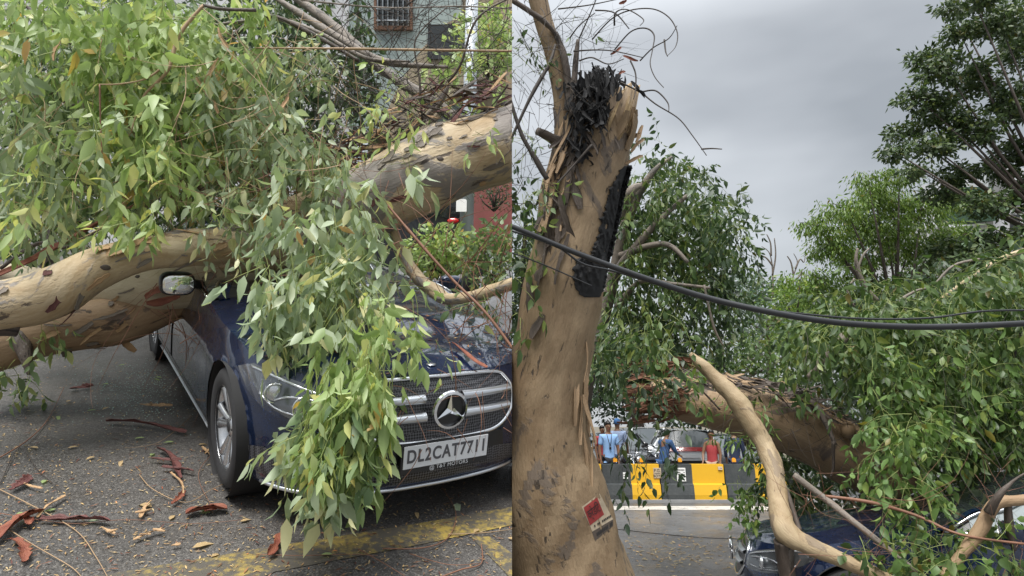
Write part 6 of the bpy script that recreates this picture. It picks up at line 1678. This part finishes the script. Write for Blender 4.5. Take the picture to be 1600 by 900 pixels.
leafy([(1060, 560), (1110, 560), (1110, 620), (1070, 630)], 8, 5.6, 6.2, .15, .3, .09, 'leaf_right_fresh', FR, GR, wr=.4)

# ---------------- trees
HT = thing('drooping_tree', 'drooping eucalyptus rising directly behind the broken trunk', 'tree', ground(1010, 830))
t = MB(); limb(t, [(905, 800, 8.6, 10), (915, 620, 8.3, 10), (955, 450, 8.0, 10), (985, 330, 7.8, 9), (1020, 270, 7.6, 5), (1050, 245, 7.6, 2)], 12, 8, .15, 3); obj('trunk', t, 'bark_grey', HT)
for rows in ([(968, 420, 7.8, 8), (990, 390, 7.6, 7), (1030, 345, 7.4, 5), (1080, 300, 7.3, 3)], [(970, 400, 7.8, 6), (1010, 385, 7.4, 5), (1045, 383, 7.2, 4), (1075, 410, 7.1, 3)], [(965, 480, 7.8, 6), (1000, 440, 7.4, 4), (1050, 443, 7.2, 3), (1110, 450, 7.1, 2)], [(975, 340, 7.7, 7), (985, 300, 7.5, 8), (1000, 290, 7.5, 5)], [(1100, 445, 7, 2), (1115, 510, 7, 2), (1130, 540, 7, 1)]):
    t = MB(); limb(t, rows, 8, 6, .15, 5); obj('limb', t, 'bark_grey', HT)
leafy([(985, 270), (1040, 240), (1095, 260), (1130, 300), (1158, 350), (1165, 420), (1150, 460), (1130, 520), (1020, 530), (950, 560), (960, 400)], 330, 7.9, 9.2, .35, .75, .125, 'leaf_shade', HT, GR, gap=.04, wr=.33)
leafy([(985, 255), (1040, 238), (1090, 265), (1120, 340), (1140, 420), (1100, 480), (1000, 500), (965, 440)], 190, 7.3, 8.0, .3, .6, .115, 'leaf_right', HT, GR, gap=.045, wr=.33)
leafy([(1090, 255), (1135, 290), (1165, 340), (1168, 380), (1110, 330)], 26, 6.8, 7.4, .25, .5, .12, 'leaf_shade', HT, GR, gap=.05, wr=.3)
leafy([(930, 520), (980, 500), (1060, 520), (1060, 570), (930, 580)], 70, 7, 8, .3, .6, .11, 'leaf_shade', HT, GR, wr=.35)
LG = thing('leafy_sapling', 'blurred leafy sapling at the left of the broken trunk', 'sapling', ground(815, 950))
t = MB(); limb(t, [(812, 960, 4.8, 5), (818, 700, 4.8, 5), (815, 500, 4.8, 4), (822, 330, 4.8, 3)], 8, 6, .1, 5); obj('stem', t, 'twig_dark', LG)
leafy([(800, 340), (850, 330), (835, 430), (820, 520), (800, 540)], 60, 4.4, 5.4, .2, .4, .09, 'leaf_shade', LG, GR, wr=.42)
leafy([(800, 340), (840, 360), (815, 500), (800, 520)], 14, 3.5, 3.9, .15, .25, .09, 'leaf_right', LG, GR, wr=.42, gap=.045)

NL = [(1250, 455, 34, 22), (1235, 500, 36, 24), (1300, 510, 50, 26), (1460, 480, 60, 28), (1275, 352, 28, 14), (1300, 385, 34, 26), (1320, 322, 30, 20), (1335, 352, 34, 26), (1368, 300, 34, 20), (1395, 318, 34, 24), (1385, 360, 40, 28), (1440, 330, 34, 30), (1345, 410, 44, 28), (1285, 440, 34, 22), (1420, 390, 44, 30), (1475, 370, 36, 30), (1356, 280, 20, 12), (1405, 275, 24, 14), (1490, 310, 26, 20), (1270, 480, 34, 22), (1440, 440, 50, 30), (1375, 460, 50, 28), (1325, 475, 40, 28)]
far_tree('neem_tree', 'bright green feathery tree in the middle distance, right of the gap of sky', 1390, 700, 25, NL, .19, 100.0, 'leaf_neem', GR, wr=.30, clump=.55, tr=.2, hang=.35, fork=(1400, 520))
TL = [(1440, 88, 28, 16), (1475, 105, 34, 24), (1432, 150, 30, 18), (1415, 205, 30, 15), (1395, 236, 22, 12), (1470, 172, 38, 28), (1500, 52, 26, 22), (1525, 120, 36, 30), (1560, 30, 36, 34), (1600, 70, 40, 40), (1585, 160, 42, 34), (1520, 205, 44, 24), (1455, 228, 36, 18), (1500, 268, 36, 16), (1480, 395, 44, 22), (1530, 410, 50, 24), (1590, 425, 50, 26), (1590, 235, 34, 22), (1600, 300, 34, 24), (1520, -5, 30, 22), (1535, 318, 36, 20), (1560, 375, 40, 20), (1430, 262, 20, 10), (1490, 12, 24, 16), (1470, 300, 30, 14), (1555, 265, 34, 16), (1620, 360, 40, 24)]
far_tree('tall_tree', 'tall dark tree reaching out of the picture at the upper right', 1640, 720, 21, TL, .19, 95.0, 'leaf_tall', GR, wr=.46, clump=.34, tr=.2, fork=(1690, 400))
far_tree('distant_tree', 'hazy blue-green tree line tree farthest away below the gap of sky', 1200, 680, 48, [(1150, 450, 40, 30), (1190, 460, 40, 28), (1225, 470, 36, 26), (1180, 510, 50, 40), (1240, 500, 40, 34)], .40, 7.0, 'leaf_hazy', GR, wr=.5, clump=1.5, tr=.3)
far_tree('roadside_tree', 'dense green tree low behind the drooping eucalyptus, above the barriers', 1180, 700, 17, [(1130, 540, 50, 50), (1180, 560, 46, 50), (1225, 560, 44, 44), (1210, 500, 30, 24), (1100, 600, 60, 50), (1200, 620, 50, 40), (1010, 560, 60, 50), (950, 520, 50, 60)], .14, 40, 'leaf_right', GR, wr=.5, clump=.6, tr=.15)
far_tree('roadside_tree', 'bright young foliage tree between the distant tree line and the fallen crown', 1270, 700, 20, [(1225, 460, 30, 26), (1250, 440, 26, 24), (1270, 500, 44, 34), (1230, 520, 34, 28), (1300, 530, 44, 30)], .15, 34, 'leaf_neem', GR, wr=.4, clump=.6, tr=.14)
far_tree('shade_tree', 'dark tree behind the parked cars beyond the barrier', 1000, 690, 27, [(860, 560, 90, 90), (960, 600, 90, 60), (1060, 600, 90, 60), (1160, 610, 80, 60), (830, 440, 60, 90)], .24, 22, 'leaf_far', GR, wr=.5, clump=.9, tr=.3)
far_tree('shade_tree', 'dark tree behind the crown, under the white building', 1520, 700, 15, [(1480, 480, 70, 60), (1570, 470, 70, 60), (1430, 540, 80, 60), (1560, 570, 90, 70), (1350, 560, 70, 60), (1300, 600, 70, 60), (1400, 650, 80, 60), (1540, 660, 90, 60)], .14, 40, 'leaf_far', GR, wr=.5, clump=.6, tr=.18)
for k, (bx, by, d, P) in enumerate(((1208, 470, 30, [[(1208, 470), (1207, 420), (1202, 395), (1190, 385)], [(1207, 430), (1212, 400), (1210, 372)], [(1207, 415), (1196, 402), (1182, 398)], [(1205, 400), (1204, 380), (1198, 366)]]),
                                    (1232, 450, 30, [[(1232, 455), (1240, 430), (1246, 410), (1240, 396)], [(1240, 430), (1236, 410), (1230, 400)], [(1243, 420), (1250, 405), (1256, 410), (1258, 400)], [(1235, 445), (1250, 430), (1252, 422)]]))):
    e = thing('bare_tree', ['bare thin tree against the sky, nearer the drooping eucalyptus', 'bare thin tree against the sky, nearer the bright feathery tree'][k], 'tree', at(bx, by + 160, d))
    for i, q in enumerate(P):
        t = MB(); pts, rr = pxpath([(x, y, d, max(.5, 1.6 - .4 * j)) for j, (x, y) in enumerate(q)], 5); t.tube(pts, rr, 5); obj('trunk' if i == 0 else 'branch', t, 'bark_grey', e)

# ---------------- white building behind the trees
WB = thing('apartment_building', 'white building with dark green roof edges glimpsed through the tall tree', 'building', at(1570, 660, 34))
def wb(px0, py0, px1, py1, d, th, mat, nm, par=WB): return obj(nm, wallbox(px0, py0, px1, py1, d, th), mat, par, smooth=False)
wb(1552, 262, 1700, 420, 34, 6, 'wall_white', 'wall'); wb(1440, 355, 1560, 430, 36, 5, 'wall_white', 'wall')
wb(1500, 292, 1556, 345, 33.5, 2, 'roof_green', 'roof'); wb(1553, 250, 1572, 300, 33.4, .4, 'concrete_grey', 'pillar')
for x in (1580, 1606): wb(x, 285, x + 14, 312, 33.9, .08, 'window_dark', 'window')
for x in (1580, 1606): wb(x, 335, x + 14, 362, 33.9, .08, 'window_dark', 'window')
for x in (1462, 1492, 1522): wb(x, 372, x + 14, 392, 35.9, .08, 'window_dark', 'window')

# ---------------- cables
def cable(rows, label, nm='cable'):
    t = MB(); limb(t, rows, 10, 10, .03, 8); return solo(nm, t, 'cable_black', label, 'cable')
cable([(700, 318, 3.3, 3.9), (800, 354, 3.35, 4.1), (900, 395, 3.35, 4.4), (1000, 432, 3.35, 4.6), (1100, 464, 3.35, 4.7), (1200, 487, 3.3, 4.8), (1300, 503, 3.3, 4.9), (1400, 510, 3.3, 4.9), (1500, 510, 3.3, 4.8), (1640, 503, 3.3, 4.8)], 'thick black sagging cable crossing in front of the broken trunk')
cable([(700, 335, 3.4, 1.6), (800, 361, 3.4, 1.8), (870, 385, 3.4, 1.8), (910, 412, 3.4, 1.8), (960, 424, 3.42, 1.6), (1040, 448, 3.42, 1.6), (1150, 478, 3.42, 1.6), (1260, 491, 3.42, 1.6), (1350, 498, 3.42, 1.6), (1450, 497, 3.42, 1.6), (1540, 486, 3.42, 1.6), (1640, 485, 3.42, 1.6)], 'thin black cable running close above the thick sagging one')
cable([(700, 360, 3.6, 1.1), (800, 395, 3.6, 1.1), (860, 418, 3.62, 1.1), (925, 447, 3.62, 1.0)], 'short thin wire ending on the charred scar of the broken trunk', 'wire')
W = [ground(x, y, .01) for x, y in ((820, 812), (930, 823), (1020, 833), (1100, 840), (1160, 842))]
t = MB(); S = smooth_path([(p.x, p.y, p.z) for p in W], 8); t.tube([Vector(q) for q in S], .006, 6); solo('wire', t, 'cable_black', 'thin dark wire lying across the wet road', 'wire')

# ---------------- leaves and wet litter on the road
pos = []; dr_ = []
for _ in range(420):
    y = 800 + 100 * rng.random(); x = rng.uniform(930, 1190); p = ground(x, y, .007)
    if rng.random() < .5: x = rng.gauss(1060, 40); y = rng.gauss(862, 14); p = ground(x, y, .007) if y > 800 else p
    pos.append(tuple(p)); a = rng.uniform(0, 6.28); dr_.append((math.cos(a), math.sin(a), .03))
o = leaves_mesh('litter', pos, dr_, nr.uniform(.02, .11, len(pos)), .3, 'leaf_dry', None, True, np.tile(np.array((0, 0, 1.0)), (len(pos), 1))); o['kind'] = 'stuff'; o['label'] = 'wet leaves and twigs strewn on the level road'; o['category'] = 'litter'

# ------------------------------------------------------------------ the two streets meet at the plane x = 0: cut what crosses it
bpy.context.view_layer.update()
for o in [x for x in sc.objects if x.type == 'MESH']:
    sd_ = SIDES.get(o.name)
    if sd_ not in ('L', 'R'): continue
    Mw = o.matrix_world; sgn = -1 if sd_ == 'L' else 1
    n_ = len(o.data.vertices)
    if not n_: continue
    co = np.empty(n_ * 3); o.data.vertices.foreach_get('co', co); co = co.reshape(-1, 3)
    row = np.array(Mw)[0]; X = co @ row[:3] + row[3]
    bad = (X * sgn) < -1e-6
    if not bad.any(): continue
    if bad.all():
        if not o.children: bpy.data.objects.remove(o); continue
    if o.data.users > 1: o.data = o.data.copy()
    bm = bmesh.new(); bm.from_mesh(o.data)
    nl = Vector(row[:3]); pt = (Mw.inverted() @ Vector((0, (Mw @ Vector((0, 0, 0))).y, (Mw @ Vector((0, 0, 0))).z)))
    r_ = bmesh.ops.bisect_plane(bm, geom=bm.verts[:] + bm.edges[:] + bm.faces[:], plane_co=pt, plane_no=nl.normalized() * (1 if sgn < 0 else -1), clear_outer=True, clear_inner=False)
    if not any(k in o.name for k in ('leaves', 'foliage', 'crown', 'litter', 'fallen_leaf')):
        ce = [e for e in r_['geom_cut'] if isinstance(e, bmesh.types.BMEdge)]
        try: bmesh.ops.holes_fill(bm, edges=ce, sides=400)
        except Exception: pass
    bm.to_mesh(o.data); bm.free()
for o in [x for x in sc.objects if x.type == 'EMPTY']:
    if not o.children: bpy.data.objects.remove(o)
